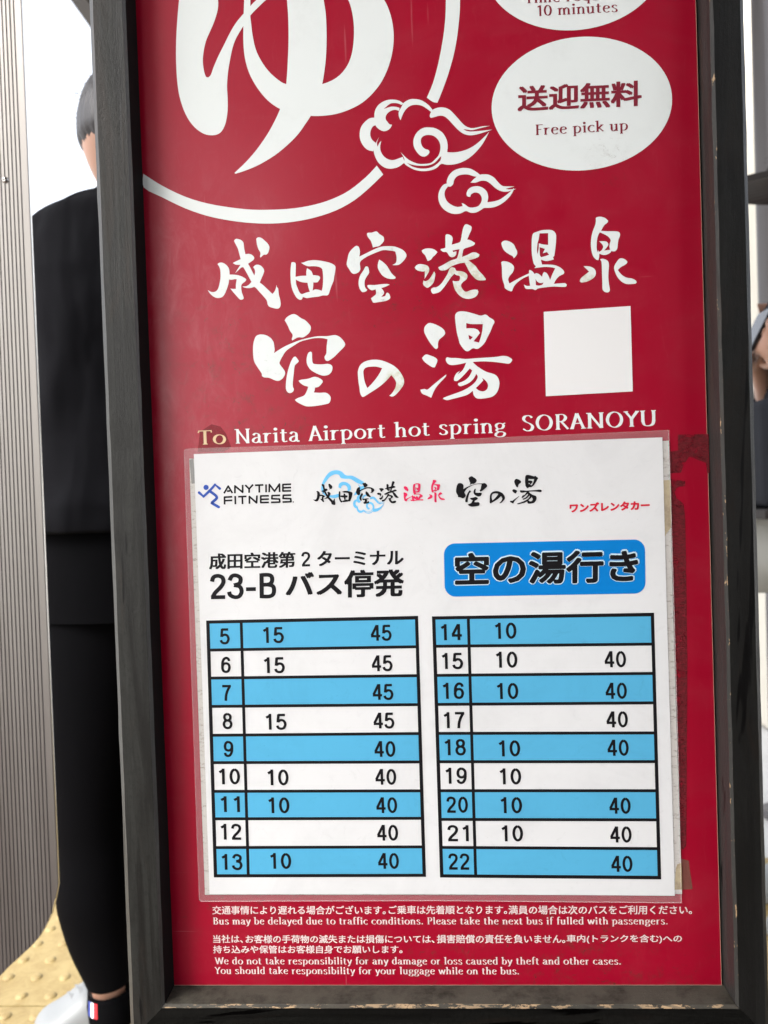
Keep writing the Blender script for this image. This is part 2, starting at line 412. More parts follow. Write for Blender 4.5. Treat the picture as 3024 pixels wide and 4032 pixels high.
# ------------------------------------------------------------------ the framed sign
XL, XR, ZB, ZTOP = -.2220, .2278, .5735, P(1500, -900, 0).z + .0
PR = .2262                      # right edge of the red board, a gap short of the stile
W_ = .0300
sg = empty('framed_sign', (0, .01, 0), 'red bus stop sign in a worn black wooden frame', 'sign')
def profile(mir, w):            # inner edge at 0, outer at w; y front -.025
    return [(0, .014), (0, -.0228), (.0020, -.0250), (w - .0045, -.0250), (w, -.0203), (w, .014)]
def rail(name, a, b, inward, w, mats, gap=0., lab=None, wa=None):
    """a->b inner edge line (x, z); profile grows away from the board; mitred ends"""
    a, b = Vector(a), Vector(b); d = (b - a).normalized(); out = -Vector(inward)
    v = []; fcs = []; fm = []
    pr = profile(1, w)
    nseg = 46
    for s in range(nseg + 1):
        t = s / nseg
        for k, (u, y) in enumerate(pr):
            st_ = a - d * (u - gap); en = b + d * (u - gap)
            p = st_.lerp(en, t) + out * u
            j = .00022 if k in (1, 2, 3, 4) else 0
            p += out * random.uniform(-j, j)
            v.append((p.x, y + random.uniform(-j, j), p.y))
    n = len(pr)
    for s in range(nseg):
        for k in range(n):
            q4 = (s * n + k, s * n + (k + 1) % n, (s + 1) * n + (k + 1) % n, (s + 1) * n + k)
            fcs.append(q4); fm.append({1: 1, 3: 2, 0: (3 if len(mats) > 3 else 0)}.get(k, 0))
    fcs += [tuple(range(n)), tuple(reversed(range(nseg * n, nseg * n + n)))]; fm += [0, 0]
    o = link(name, v, fcs, None, sg, mats=mats, fm=fm, label=lab)
    bm = bmesh.new(); bm.from_mesh(o.data); bmesh.ops.recalc_face_normals(bm, faces=bm.faces); bm.to_mesh(o.data); bm.free()
    return o
rail('stile', (XL, ZB), (XL, ZTOP), (1, 0), W_, [M_wl, M_cl, M_cl, M_in], .00015, 'weathered black left stile with its gloss put into the colour')
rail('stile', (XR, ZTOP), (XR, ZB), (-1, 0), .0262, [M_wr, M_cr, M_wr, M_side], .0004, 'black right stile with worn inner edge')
rail('rail', (XL, ZB), (XR, ZB), (0, 1), .040, [M_wb, M_cb, M_wb], .0, 'black bottom rail with a chipped dusty ledge')
rail('rail', (XR, ZTOP), (XL, ZTOP), (0, -1), .030, [M_wb, M_cb, M_wb], .0)
MB().box(XL - .003, XR + .003, .006, .0135, ZB - .003, ZTOP + .003).build('back_board', mat('back_ply', (.02, .016, .013), .9), sg)
for xx in (XL - .026, XR + .004):
    bevel(MB().box(xx, xx + .022, .0145, .040, -.0006, ZTOP - .15).build('leg', M_wr, sg), .002)
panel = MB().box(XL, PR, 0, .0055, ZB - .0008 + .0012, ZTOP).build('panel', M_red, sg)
panel.data.materials.append(M_edge)
v = [(PR, .0055, ZTOP), (PR, .0055, ZB + .0004), (PR, -.00012, ZB + .0004), (PR, -.00012, ZTOP), (PR - .0005, -.00012, ZTOP), (PR - .0005, -.00012, ZB + .0009), (XL, -.00012, ZB + .0009), (XL, -.00012, ZB + .0004)]
link('panel_edge', v, [(3, 4, 5, 2), (5, 6, 7, 2)], M_edge, panel)

_lay = [0]
def lay(): _lay[0] = (_lay[0] + 1) % 9; return _lay[0] * 1.2e-5
def print_polys(name, region, polys, matr, parent, y, label=None, tf=None, smooth=True):
    """polys: list of [outer, hole, ...] in the pixels of a zoomed region"""
    mb = MB()
    for pl in polys:
        loops = []
        for l in pl:
            pts = smooth_loop(l) if smooth else l
            full = [region(p) for p in pts]
            if tf: full = [tf(p) for p in full]
            loops.append([on_plane(p, y) for p in full])
        fill(loops, y - lay(), mb)
    return mb.build(name, matr, parent, label=label)
def ribbon(mb, pts, ws, y, tf, cap=0):
    """pts in glyph units with widths; tf maps to the board plane (x, z)"""
    n = len(pts); Lp = []; Rp = []
    for i in range(n):
        a = np.array(pts[max(i - 1, 0)], float); b = np.array(pts[min(i + 1, n - 1)], float)
        d = b - a; d /= (np.linalg.norm(d) + 1e-9); nn = np.array([-d[1], d[0]]) * ws[i] / 2
        p = np.array(pts[i]); e = d * 0
        if cap and i == 0: e = -d * 0
        Lp.append(tf(p + nn)); Rp.append(tf(p - nn))
    v = [(q_[0], y, q_[1]) for q_ in Lp + Rp]
    fcs = []
    for i in range(n - 1):
        a, b, c_, d_ = i, i + 1, n + i + 1, n + i
        ar = (v[b][0] - v[a][0]) * (v[c_][2] - v[a][2]) - (v[b][2] - v[a][2]) * (v[c_][0] - v[a][0])
        fcs.append((a, b, c_, d_) if ar > 0 else (d_, c_, b, a))
    mb.add(v, fcs)
    if cap:
        for k in (0, n - 1):
            p = np.array(pts[k]); r = ws[k] / 2
            disc(mb, p, r, y - 1.3e-5 * (1 + (k > 0)), tf)
def disc(mb, p, r, y, tf, seg=16):
    ring = [tf(np.array(p) + r * np.array([math.cos(t), math.sin(t)])) for t in [2 * math.pi * i / seg for i in range(seg)]]
    ar = sum(ring[i][0] * ring[(i + 1) % seg][1] - ring[(i + 1) % seg][0] * ring[i][1] for i in range(seg))
    if ar < 0: ring.reverse()
    mb.add([(q_[0], y, q_[1]) for q_ in ring], [tuple(range(seg))])

# ---- text from Blender's built-in font
_cache = {}
def font_mesh(body, offset, space, res):
    key = (body, offset, space, res)
    if key in _cache: return _cache[key]
    cu = bpy.data.curves.new('t', 'FONT'); cu.body = body; cu.size = 1; cu.offset = offset
    cu.space_character = space; cu.resolution_u = res
    o = bpy.data.objects.new('t', cu); COL.objects.link(o)
    bpy.context.view_layer.update()
    dg = bpy.context.evaluated_depsgraph_get()
    me = bpy.data.meshes.new_from_object(o.evaluated_get(dg))
    vs = np.array([vv.co[:] for vv in me.vertices]); fs = [tuple(p_.vertices) for p_ in me.polygons]
    bpy.data.objects.remove(o); bpy.data.curves.remove(cu); bpy.data.meshes.remove(me)
    _cache[key] = (vs, fs); return vs, fs
def text(name, body, bl, br, tl, matr, parent, y, offset=0., space=1., res=3, label=None, heavy=False):
    """ink box of the text fitted to three corners given in full pixels of the photograph"""
    vs, fs = font_mesh(body, 0., space, res)
    x0, y0 = vs[:, 0].min(), vs[:, 1].min(); x1, y1 = vs[:, 0].max(), vs[:, 1].max()
    A, B, T = [np.array(on_plane(p, y)) for p in (bl, br, tl)]
    o_ = offset; x0 -= o_; x1 += o_; y0 -= o_; y1 += o_
    sh = [(0, 0)]
    if o_: sh += [(o_ * math.cos(t), o_ * math.sin(t)) for t in [math.pi / 4 * k + .39 for k in range(8)]] if heavy else [(o_, o_ * .6), (-o_, o_ * .6), (o_, -o_ * .6), (-o_, -o_ * .6)]
    mb = MB(); base = y - lay()
    for k, (dx_, dy_) in enumerate(sh):
        out = []
        for q_ in vs:
            p = A + (B - A) * (q_[0] + dx_ - x0) / (x1 - x0) + (T - A) * (q_[1] + dy_ - y0) / (y1 - y0)
            out.append((p[0], base - k * 7e-6, p[1]))
        fcs = []
        for t in fs:
            a, b, c_ = [out[i] for i in t[:3]]
            ar = (b[0] - a[0]) * (c_[2] - a[2]) - (b[2] - a[2]) * (c_[0] - a[0])
            fcs.append(t if ar > 0 else tuple(reversed(t)))
        mb.add(out, fcs)
    return mb.build(name, matr, parent, label=label)

# ---- a flared roman letter, drawn as pen strokes
def st(x, a, b, top='', bot=''):
    r = [('l', [(x, a), (x, b)])]
    for end, y_, k in ((top, b, -1), (bot, a, 1)):
        if end == 'b': r.append(('s', [(x - .11, y_ + k * .028), (x + .11, y_ + k * .028)]))
        if end == 'l': r.append(('s', [(x - .15, y_ + k * .06), (x + .02, y_ + k * .03)]))
    return r
def loop(cx_, cy_, rx, ry): return [('o', [(cx_ + rx * math.sin(t), cy_ + ry * math.cos(t)) for t in [math.pi / 4 * k for k in range(8)]])]
GL = {
 'a': (.56, [('c', [(.08, .54), (.2, .66), (.36, .6), (.39, .44)]), ('l', [(.39, .46), (.39, .08)]), ('c', [(.39, .08), (.45, .01), (.54, .05)]), ('c', [(.39, .39), (.2, .35), (.08, .24), (.08, .1), (.18, .02), (.3, .05), (.39, .15)])]),
 'b': (.62, st(.13, .02, 1.05, 'l') + [('c', [(.13, .53), (.28, .65), (.46, .57), (.52, .34), (.46, .11), (.3, .01), (.13, .07)])]),
 'c': (.53, [('c', [(.47, .54), (.38, .64), (.21, .62), (.09, .46), (.09, .22), (.2, .05), (.36, .02), (.49, .1)])]),
 'd': (.62, [('c', [(.47, .55), (.32, .66), (.14, .58), (.08, .34), (.14, .1), (.3, .0), (.47, .1)])] + st(.47, 0, 1.05, 'l', 'b')),
 'e': (.56, [('l', [(.09, .37), (.47, .40)]), ('c', [(.47, .40), (.43, .59), (.29, .65), (.14, .57), (.08, .34), (.14, .11), (.3, .01), (.49, .1)])]),
 'f': (.38, [('c', [(.43, .98), (.32, 1.04), (.19, .95), (.17, .75)])] + st(.17, 0, .78, '', 'b') + [('s', [(.02, .64), (.36, .64)])]),
 'g': (.57, [('o', [(.26, .64), (.11, .56), (.09, .42), (.18, .28), (.34, .28), (.44, .4), (.42, .56)]), ('c', [(.16, .28), (.1, .16), (.2, .08), (.4, .06), (.5, -.06), (.42, -.22), (.2, -.26), (.06, -.18), (.08, -.04), (.2, .06)]), ('s', [(.4, .58), (.54, .64)])]),
 'h': (.64, st(.13, 0, 1.05, 'l', 'b') + [('c', [(.13, .48), (.28, .64), (.43, .6), (.48, .42)])] + st(.48, 0, .45, '', 'b')),
 'i': (.31, st(.15, 0, .66, 'l', 'b') + [('d', [(.14, .9), (.10, 0)])]),
 'k': (.6, st(.13, 0, 1.05, 'l', 'b') + [('l', [(.15, .28), (.44, .62)]), ('s', [(.34, .64), (.55, .64)]), ('l', [(.22, .38), (.53, .02)])]),
 'l': (.31, st(.15, 0, 1.05, 'l', 'b')),
 'm': (.95, st(.13, 0, .66, 'l', 'b') + [('c', [(.13, .48), (.27, .64), (.4, .6), (.45, .42)])] + st(.45, 0, .45, '', 'b') + [('c', [(.45, .48), (.6, .64), (.73, .6), (.78, .42)])] + st(.78, 0, .45, '', 'b')),
 'n': (.64, st(.13, 0, .66, 'l', 'b') + [('c', [(.13, .48), (.28, .64), (.43, .6), (.48, .42)])] + st(.48, 0, .45, '', 'b')),
 'o': (.62, loop(.31, .33, .24, .32)),
 'p': (.63, st(.13, -.3, .66, 'l', 'b') + [('c', [(.13, .53), (.28, .65), (.46, .57), (.53, .34), (.46, .11), (.3, .01), (.13, .07)])]),
 'q': (.63, st(.49, -.3, .66, '', 'b') + [('c', [(.49, .55), (.32, .66), (.14, .58), (.08, .34), (.14, .1), (.3, .0), (.49, .1)])]),
 'r': (.46, st(.13, 0, .66, 'l', 'b') + [('c', [(.13, .42), (.24, .6), (.42, .62)])]),
 's': (.5, [('c', [(.41, .54), (.32, .65), (.16, .63), (.11, .5), (.2, .39), (.35, .28), (.41, .14), (.32, .02), (.16, .01), (.06, .12)])]),
 't': (.43, st(.17, .12, .86) + [('c', [(.17, .14), (.22, .02), (.38, .05)]), ('s', [(.02, .63), (.37, .63)])]),
 'u': (.64, st(.13, .2, .66, 'l') + [('c', [(.13, .22), (.17, .04), (.3, .01), (.47, .14)])] + st(.47, 0, .66, 'l', 'b')),
 'v': (.54, [('l', [(.06, .66), (.27, .02)]), ('l', [(.27, .02), (.48, .66)]), ('s', [(-.02, .64), (.16, .64)]), ('s', [(.38, .64), (.56, .64)])]),
 'w': (.82, [('l', [(.06, .66), (.24, .02)]), ('l', [(.24, .02), (.41, .62)]), ('l', [(.41, .62), (.58, .02)]), ('l', [(.58, .02), (.76, .66)]), ('s', [(-.02, .64), (.16, .64)]), ('s', [(.66, .64), (.84, .64)])]),
 'x': (.54, [('l', [(.07, .65), (.47, .02)]), ('l', [(.45, .65), (.08, .02)]), ('s', [(-.02, .64), (.18, .64)]), ('s', [(.34, .03), (.56, .03)])]),
 'y': (.54, [('l', [(.06, .66), (.27, .04)]), ('c', [(.49, .66), (.3, .1), (.19, -.2), (.03, -.25)]), ('s', [(-.02, .64), (.16, .64)]), ('s', [(.38, .64), (.56, .64)])]),
 'A': (.68, [('l', [(.31, 1), (.07, .02)]), ('l', [(.31, 1), (.6, .02)]), ('s', [(.15, .36), (.48, .36)]), ('s', [(-.02, .03), (.16, .03)]), ('s', [(.48, .03), (.72, .03)])]),
 'B': (.66, st(.16, 0, 1, 'b', 'b') + [('c', [(.16, .97), (.38, .97), (.49, .77), (.38, .57), (.16, .54)]), ('c', [(.16, .54), (.44, .5), (.56, .27), (.42, .03), (.16, .03)])]),
 'F': (.57, st(.16, 0, 1, 'b', 'b') + [('s', [(.16, .96), (.56, .96)]), ('s', [(.16, .52), (.45, .52)])]),
 'N': (.84, st(.15, 0, .98, '', 'b') + [('l', [(.13, .98), (.66, .02)])] + st(.68, 0, 1, 'b') + [('s', [(.0, .97), (.2, .97)])]),
 'O': (.80, loop(.39, .5, .32, .49)),
 'P': (.62, st(.16, 0, 1, 'b', 'b') + [('c', [(.16, .97), (.42, .97), (.54, .74), (.42, .5), (.16, .48)])]),
 'R': (.68, st(.16, 0, 1, 'b', 'b') + [('c', [(.16, .97), (.4, .97), (.52, .76), (.4, .55), (.16, .52)]), ('l', [(.32, .52), (.62, .02)])]),
 'S': (.6, [('c', [(.48, .84), (.37, .98), (.18, .96), (.1, .78), (.19, .61), (.38, .47), (.5, .28), (.43, .06), (.24, .01), (.07, .15)])]),
 'T': (.62, [('s', [(.0, .97), (.62, .97)]), ('s', [(.03, .98), (.0, .84)]), ('s', [(.6, .98), (.62, .84)])] + st(.31, 0, .98, '', 'b')),
 'U': (.80, st(.15, .3, 1, 'b') + [('c', [(.15, .32), (.22, .07), (.4, .01), (.58, .1), (.64, .32)])] + st(.64, .3, 1, 'b')),
 'W': (1.02, [('l', [(.07, .98), (.3, .02)]), ('l', [(.3, .02), (.51, .94)]), ('l', [(.51, .94), (.74, .02)]), ('l', [(.74, .02), (.96, .98)]), ('s', [(-.02, .97), (.18, .97)]), ('s', [(.86, .97), (1.04, .97)])]),
 'Y': (.62, [('l', [(.05, .98), (.31, .5)]), ('l', [(.58, .98), (.31, .5)]), ('s', [(-.04, .97), (.16, .97)]), ('s', [(.48, .97), (.66, .97)])] + st(.31, 0, .52, '', 'b')),
 '1': (.44, st(.24, 0, 1) + [('l', [(.07, .84), (.24, .98)])]),
 '0': (.62, loop(.3, .5, .22, .48)),
 '.': (.28, [('d', [(.12, .075), (.085, 0)])]), ' ': (.30, []),
}
DG = {
 '0': (.58, loop(.29, .5, .22, .43)),
 '1': (.58, [('l', [(.34, 0), (.34, 1)]), ('l', [(.36, .90), (.12, .76)])]),
 '2': (.58, [('c', [(.06, .70), (.12, .88), (.28, .93), (.44, .86), (.48, .68), (.38, .48), (.18, .26), (.08, .07)]), ('l', [(.02, .07), (.54, .07)])]),
 '3': (.58, [('c', [(.06, .74), (.16, .91), (.32, .93), (.46, .82), (.43, .62), (.22, .54)]), ('c', [(.22, .54), (.43, .48), (.50, .28), (.41, .09), (.24, .06), (.09, .14), (.04, .28)])]),
 '4': (.58, [('l', [(.39, 0), (.39, 1)]), ('l', [(.37, .98), (.05, .34)]), ('l', [(.0, .29), (.56, .29)])]),
 '5': (.58, [('l', [(.50, .93), (.11, .93)]), ('l', [(.13, .97), (.08, .46)]), ('c', [(.09, .50), (.25, .60), (.42, .55), (.50, .34), (.41, .11), (.25, .06), (.1, .12), (.04, .26)])]),
 '6': (.58, [('o', [(.29, .60), (.45, .53), (.50, .33), (.43, .12), (.28, .06), (.13, .13), (.08, .33), (.14, .53)]), ('c', [(.08, .36), (.1, .68), (.2, .88), (.34, .94), (.46, .86), (.49, .74)])]),
 '7': (.58, [('l', [(.03, .93), (.55, .93)]), ('c', [(.49, .93), (.34, .64), (.25, .34), (.22, 0)])]),
 '8': (.58, [('o', [(.28, .94), (.42, .88), (.46, .74), (.41, .60), (.28, .54), (.15, .60), (.10, .74), (.14, .88)]), ('o', [(.28, .54), (.44, .47), (.50, .30), (.43, .12), (.28, .06), (.13, .12), (.06, .30), (.12, .47)])]),
 '9': (.58, [('o', [(.28, .94), (.44, .86), (.50, .67), (.44, .48), (.29, .40), (.13, .47), (.08, .67), (.14, .87)]), ('c', [(.50, .66), (.48, .34), (.38, .12), (.24, .06), (.11, .13), (.08, .26)])]),
 '-': (.42, [('l', [(.02, .37), (.38, .37)])]),
 'B': (.64, [('l', [(.11, 0), (.11, 1)]), ('c', [(.10, .93), (.36, .93), (.48, .85), (.48, .65), (.36, .55), (.10, .54)]), ('c', [(.10, .54), (.38, .53), (.54, .44), (.54, .18), (.40, .07), (.10, .07)])]),
}
def digits(name, body, bl, br, tl, matr, parent, y, wt=.155, track=.12):
    """plain grotesque numerals drawn as even strokes, ink box fitted to three corners"""
    A, B, T_ = [np.array(on_plane(p, y)) for p in (bl, br, tl)]
    inkl = {'1': .10, '-': .02, 'B': .05}.get(body[0], .0); inkr = {'1': .41}.get(body[-1], .57 if body[-1] != 'B' else .61)
    tot = sum(DG[c_][0] + track for c_ in body[:-1]) + inkr - inkl
    ex = (B - A) / tot; ez = (T_ - A); mb = MB(); cur = -inkl
    for c_ in body:
        tf = lambda p, u=cur: tuple(A + ex * (p[0] + u) + ez * p[1])
        for kind, pts in DG[c_][1]:
            pp = crom(pts, 5, kind == 'o') if kind != 'l' else [tuple(map(float, p)) for p in pts]
            ribbon(mb, pp, [wt] * len(pp), y - lay(), tf)
        cur += DG[c_][0] + track
    return mb.build(name, matr, parent)
def roman(name, body, p0, p1, cap, matr, parent, y, track=.05, label=None, stem=.138):
    """baseline from p0 to p1 and the height of a capital, in full pixels"""
    A = np.array(on_plane(p0, y)); B = np.array(on_plane(p1, y)); T = np.array(on_plane((p0[0] - .0338 * -cap * 0 , p0[1] - cap), y))
    T[0] = A[0]
    tot = sum(GL[ch][0] + track for ch in body) - track
    ex = (B - A) / tot; ez = np.array([0, T[1] - A[1]])
    mb = MB(); cur = 0
    nib = R(14)
    for ch in body:
        adv, strokes = GL[ch]
        tf = lambda p, c_=cur: tuple(A + ex * (p[0] + c_) + ez * p[1])
        for kind, pts in strokes:
            yy = y - lay()
            if kind == 'd': disc(mb, pts[0], pts[1][0], yy, tf); continue
            if kind == 's': ribbon(mb, pts, [.058] * len(pts), yy, tf); continue
            if kind == 'o': pp = crom(pts, 4, True)
            elif kind == 'c': pp = crom(pts, 4)
            else:
                a, b = np.array(pts[0]), np.array(pts[1]); pp = [tuple(a + (b - a) * t) for t in (0, .12, .35, .65, .88, 1)]
            ws = []
            for i in range(len(pp)):
                a = np.array(pp[max(i - 1, 0)]); b = np.array(pp[min(i + 1, len(pp) - 1)])
                th = math.atan2(b[1] - a[1], b[0] - a[0])
                w = max(.056, stem * abs(math.sin(th + nib)))
                if kind == 'l' and i in (0, 5): w *= 1.15
                ws.append(w)
            ribbon(mb, pp, ws, yy, tf)
        cur += adv + track
    return mb.build(name, matr, parent, label=label)

# ------------------------------------------------------------------ print on the red board
YP = -.00016
rc = {}
rc['nari'] = ((800, 920, 320), [
 [[(293,620),(330,595),(390,592),(450,622),(500,670),(530,730),(540,835),(620,837),(720,850),(800,880),(860,915),(880,940),(860,975),(800,1020),(778,1060),(778,1130),(790,1200),(825,1300),(820,1330),(780,1350),(740,1335),(680,1270),(610,1190),(555,1120),(610,1128),(668,1125),(668,1040),(685,930),(640,930),(580,942),(530,935),(520,1010),(490,1110),(450,1210),(400,1285),(330,1313),(260,1308),(190,1270),(130,1210),(95,1150),(150,1185),(215,1192),(270,1170),(310,1110),(340,990),(355,880),(350,750),(330,680)]],
 [[(640,130),(670,107),(720,112),(780,135),(820,180),(830,240),(840,320),(862,420),(930,412),(990,430),(1040,480),(1030,530),(980,570),(915,615),(960,690),(1000,770),(1045,855),(1060,790),(1050,730),(1022,685),(1060,645),(1110,632),(1170,650),(1215,690),(1245,750),(1230,820),(1195,900),(1155,998),(1230,1055),(1310,1130),(1415,1232),(1450,1190),(1480,1130),(1500,1045),(1505,1090),(1530,1120),(1545,1250),(1570,1340),(1582,1440),(1560,1510),(1510,1532),(1440,1520),(1350,1490),(1315,1440),(1300,1370),(1250,1300),(1150,1190),(1055,1090),(990,1105),(910,1112),(840,1100),(800,1078),(870,1075),(930,1045),(985,985),(930,880),(870,770),(820,685),(780,690),(720,745),(655,805),(700,730),(762,635),(700,637),(650,628),(605,598),(680,560),(765,520),(740,420),(710,310),(670,230),(635,160)]],
 [[(1085,110),(1110,80),(1150,75),(1200,95),(1260,145),(1320,205),(1352,270),(1345,330),(1320,400),(1280,430),(1240,430),(1170,488),(1160,460),(1170,395),(1130,320),(1100,230),(1090,160)]]])
rc['ta'] = ((1100, 900, 320), [
 [[(245,700),(275,685),(320,695),(335,730),(333,850),(330,985),(430,968),(550,962),(550,880),(563,810),(610,835),(660,880),(685,950),(760,957),(810,970),(832,1010),(800,1070),(770,1098),(692,1100),(690,1180),(678,1268),(720,1245),(780,1245),(865,1270),(885,1180),(892,1060),(890,930),(870,820),(800,780),(700,768),(590,770),(510,740),(445,700),(500,690),(580,660),(700,645),(830,655),(960,680),(1060,710),(1140,765),(1140,860),(1120,980),(1105,1070),(1060,1180),(1030,1270),(990,1360),(890,1365),(800,1388),(700,1400),(600,1415),(550,1418),(480,1395),(460,1440),(430,1455),(380,1435),(330,1380),(270,1260),(240,1140),(228,1000),(228,860)],
  [(336,1042),(400,1075),(480,1098),(575,1105),(590,1190),(622,1290),(540,1310),(460,1338),(410,1300),(375,1220),(345,1140)]]])
rc['sora'] = ((1340, 890, 320), [
 [[(545,160),(565,138),(640,135),(740,110),(800,165),(870,210),(893,260),(880,320),(800,405),(740,420),(665,438),(650,380),(620,300),(560,220)]],
 [[(310,410),(355,410),(385,445),(400,530),(388,625),(480,580),(620,510),(740,455),(850,420),(960,412),(1100,418),(1210,455),(1290,500),(1345,570),(1345,630),(1300,700),(1240,760),(1180,795),(1100,800),(1062,795),(1120,765),(1145,720),(1148,640),(1135,570),(1110,518),(1000,500),(880,492),(760,530),(640,580),(520,640),(403,735),(410,880),(370,945),(290,978),(230,955),(180,880),(130,790),(150,660),(175,560),(230,480)]],
 [[(510,835),(540,825),(570,845),(588,950),(540,1030),(500,1110),(495,1200),(510,1260),(550,1300),(530,1330),(455,1350),(400,1290),(375,1200),(378,1100),(410,1000),(470,910)]],
 [[(795,685),(870,735),(950,810),(1010,910),(1060,980),(1130,1045),(1115,1075),(1030,1082),(940,1060),(860,1010),(800,930),(765,850),(770,760)]],
 [[(548,1220),(575,1202),(700,1205),(830,1188),(950,1182),(1010,1195),(930,1235),(835,1265),(885,1330),(890,1380),(835,1445),(910,1430),(940,1370),(965,1360),(1000,1390),(1020,1460),(990,1500),(920,1530),(800,1550),(680,1565),(650,1530),(625,1475),(720,1400),(730,1350),(720,1290),(640,1312),(570,1265)]]])
rc['minato'] = ((1610, 870, 320), [
 [[(745,310),(765,275),(810,275),(870,305),(893,350),(890,400),(872,485),(960,462),(1040,430),(1065,370),(1085,250),(1110,140),(1150,72),(1200,72),(1275,115),(1275,180),(1240,260),(1190,378),(1260,395),(1350,450),(1330,490),(1240,530),(1125,570),(1100,640),(1085,735),(1200,690),(1290,645),(1370,645),(1440,685),(1425,730),(1340,770),(1215,805),(1290,860),(1370,930),(1430,1020),(1500,1090),(1572,1185),(1560,1208),(1470,1215),(1380,1195),(1290,1110),(1220,1010),(1170,910),(1135,850),(1040,865),(930,900),(850,940),(760,1000),(670,1012),(620,990),(600,945),(680,905),(760,860),(860,805),(970,770),(1000,710),(1035,575),(960,590),(890,605),(905,635),(970,620),(965,680),(930,725),(880,740),(830,720),(790,660),(760,632),(700,630),(650,595),(650,570),(710,560),(745,545),(745,420)]],
 [[(260,605),(320,570),(400,560),(490,570),(545,600),(585,635),(540,690),(490,735),(450,790),(385,820),(365,780),(330,700),(280,650)]],
 [[(120,950),(160,900),(220,880),(310,890),(380,915),(412,960),(410,1030),(370,1100),(318,1185),(325,1120),(325,1025),(280,1032),(200,1020),(140,985)]],
 [[(300,1215),(335,1232),(410,1195),(470,1110),(515,1030),(538,1080),(530,1150),(510,1240),(460,1310),(385,1365),(330,1340),(288,1290)]],
 [[(835,970),(880,948),(940,965),(965,1015),(1060,1025),(1140,1050),(1195,1110),(1175,1190),(1100,1250),(1065,1310),(1080,1370),(1130,1430),(1180,1445),(1260,1415),(1340,1400),(1400,1405),(1418,1450),(1390,1520),(1330,1565),(1230,1590),(1120,1575),(1020,1510),(940,1400),(905,1290),(893,1220),(960,1232),(1030,1220),(1045,1160),(1030,1120),(980,1110),(925,1080),(860,1150),(790,1250),(720,1350),(640,1440),(560,1475),(490,1485),(455,1440),(455,1390),(500,1360),(580,1345),(660,1280),(730,1180),(790,1080)]]])
rc['on'] = ((1950, 870, 320), [
 [[(125,470),(145,425),(190,402),(260,408),(330,440),(385,490),(415,560),(447,620),(440,690),(378,765),(355,720),(290,685),(210,630),(160,570)]],
 [[(120,845),(155,822),(240,830),(320,865),(375,920),(383,980),(350,1060),(290,1130),(265,1200),(290,1278),(400,1215),(520,1150),(690,1070),(690,1020),(705,998),(760,1030),(805,1085),(840,1065),(900,1090),(955,1140),(975,1070),(1000,1040),(1050,1065),(1090,1130),(1120,1205),(1160,1100),(1225,965),(1130,945),(1000,940),(795,965),(830,925),(790,880),(765,790),(745,650),(742,480),(750,340),(775,255),(850,222),(950,190),(1070,182),(1160,190),(1215,230),(1243,290),(1240,430),(1225,570),(1205,715),(1180,735),(1195,785),(1130,805),(1030,818),(930,790),(955,890),(1080,890),(1200,900),(1310,940),(1385,1000),(1408,1050),(1390,1085),(1310,1125),(1240,1200),(1195,1285),(1300,1275),(1420,1270),(1462,1300),(1445,1340),(1380,1348),(1200,1340),(1020,1355),(870,1380),(820,1412),(760,1390),(650,1392),(610,1370),(585,1300),(640,1325),(712,1325),(700,1250),(685,1120),(580,1165),(470,1240),(400,1310),(365,1370),(345,1425),(320,1438),(260,1415),(195,1370),(185,1310),(150,1200),(138,1100),(135,950)],
  [(905,255),(1080,248),(1080,490),(980,480),(890,457),(886,560),(862,680),(852,600),(862,460),(885,380)],
  [(905,535),(1015,570),(970,660),(1055,635),(1100,690),(1000,725),(935,740),(912,700)],
  [(822,1185),(860,1240),(920,1268),(985,1258),(960,1300),(890,1320),(830,1310)]]])
rc['sen'] = ((2220, 840, 320), [
 [[(655,95),(690,75),(760,70),(840,95),(905,150),(890,190),(820,250),(760,358),(900,365),(1090,370),(1140,400),(1145,460),(1115,540),(1100,640),(1090,720),(1050,770),(1000,778),(975,768),(940,810),(870,845),(800,850),(725,825),(720,900),(705,955),(660,945),(600,880),(565,770),(552,640),(560,500),(590,370),(640,240),(655,150)],
  [(735,388),(850,440),(920,490),(955,550),(940,610),(930,680),(945,745),(825,760),(880,690),(910,640),(890,595),(850,572),(720,570),(780,630),(803,690),(770,755),(715,790),(697,750),(680,800),(670,700),(675,560),(700,450)]],
 [[(740,940),(790,925),(860,945),(910,990),(922,1080),(912,1200),(910,1330),(925,1470),(940,1560),(920,1605),(880,1615),(830,1600),(790,1550),(785,1400),(778,1200),(775,1050),(765,980)]],
 [[(400,1080),(480,1078),(560,1095),(625,1135),(655,1200),(640,1280),(570,1345),(480,1390),(370,1413),(325,1390),(340,1340),(400,1280),(515,1190),(460,1135)]],
 [[(1130,930),(1175,918),(1230,930),(1285,970),(1295,1005),(1250,1050),(1160,1100),(1103,1157),(1150,1220),(1210,1275),(1290,1315),(1390,1330),(1470,1370),(1488,1410),(1460,1435),(1360,1445),(1270,1440),(1180,1395),(1100,1310),(1050,1210),(1025,1110),(1060,1020)]]])
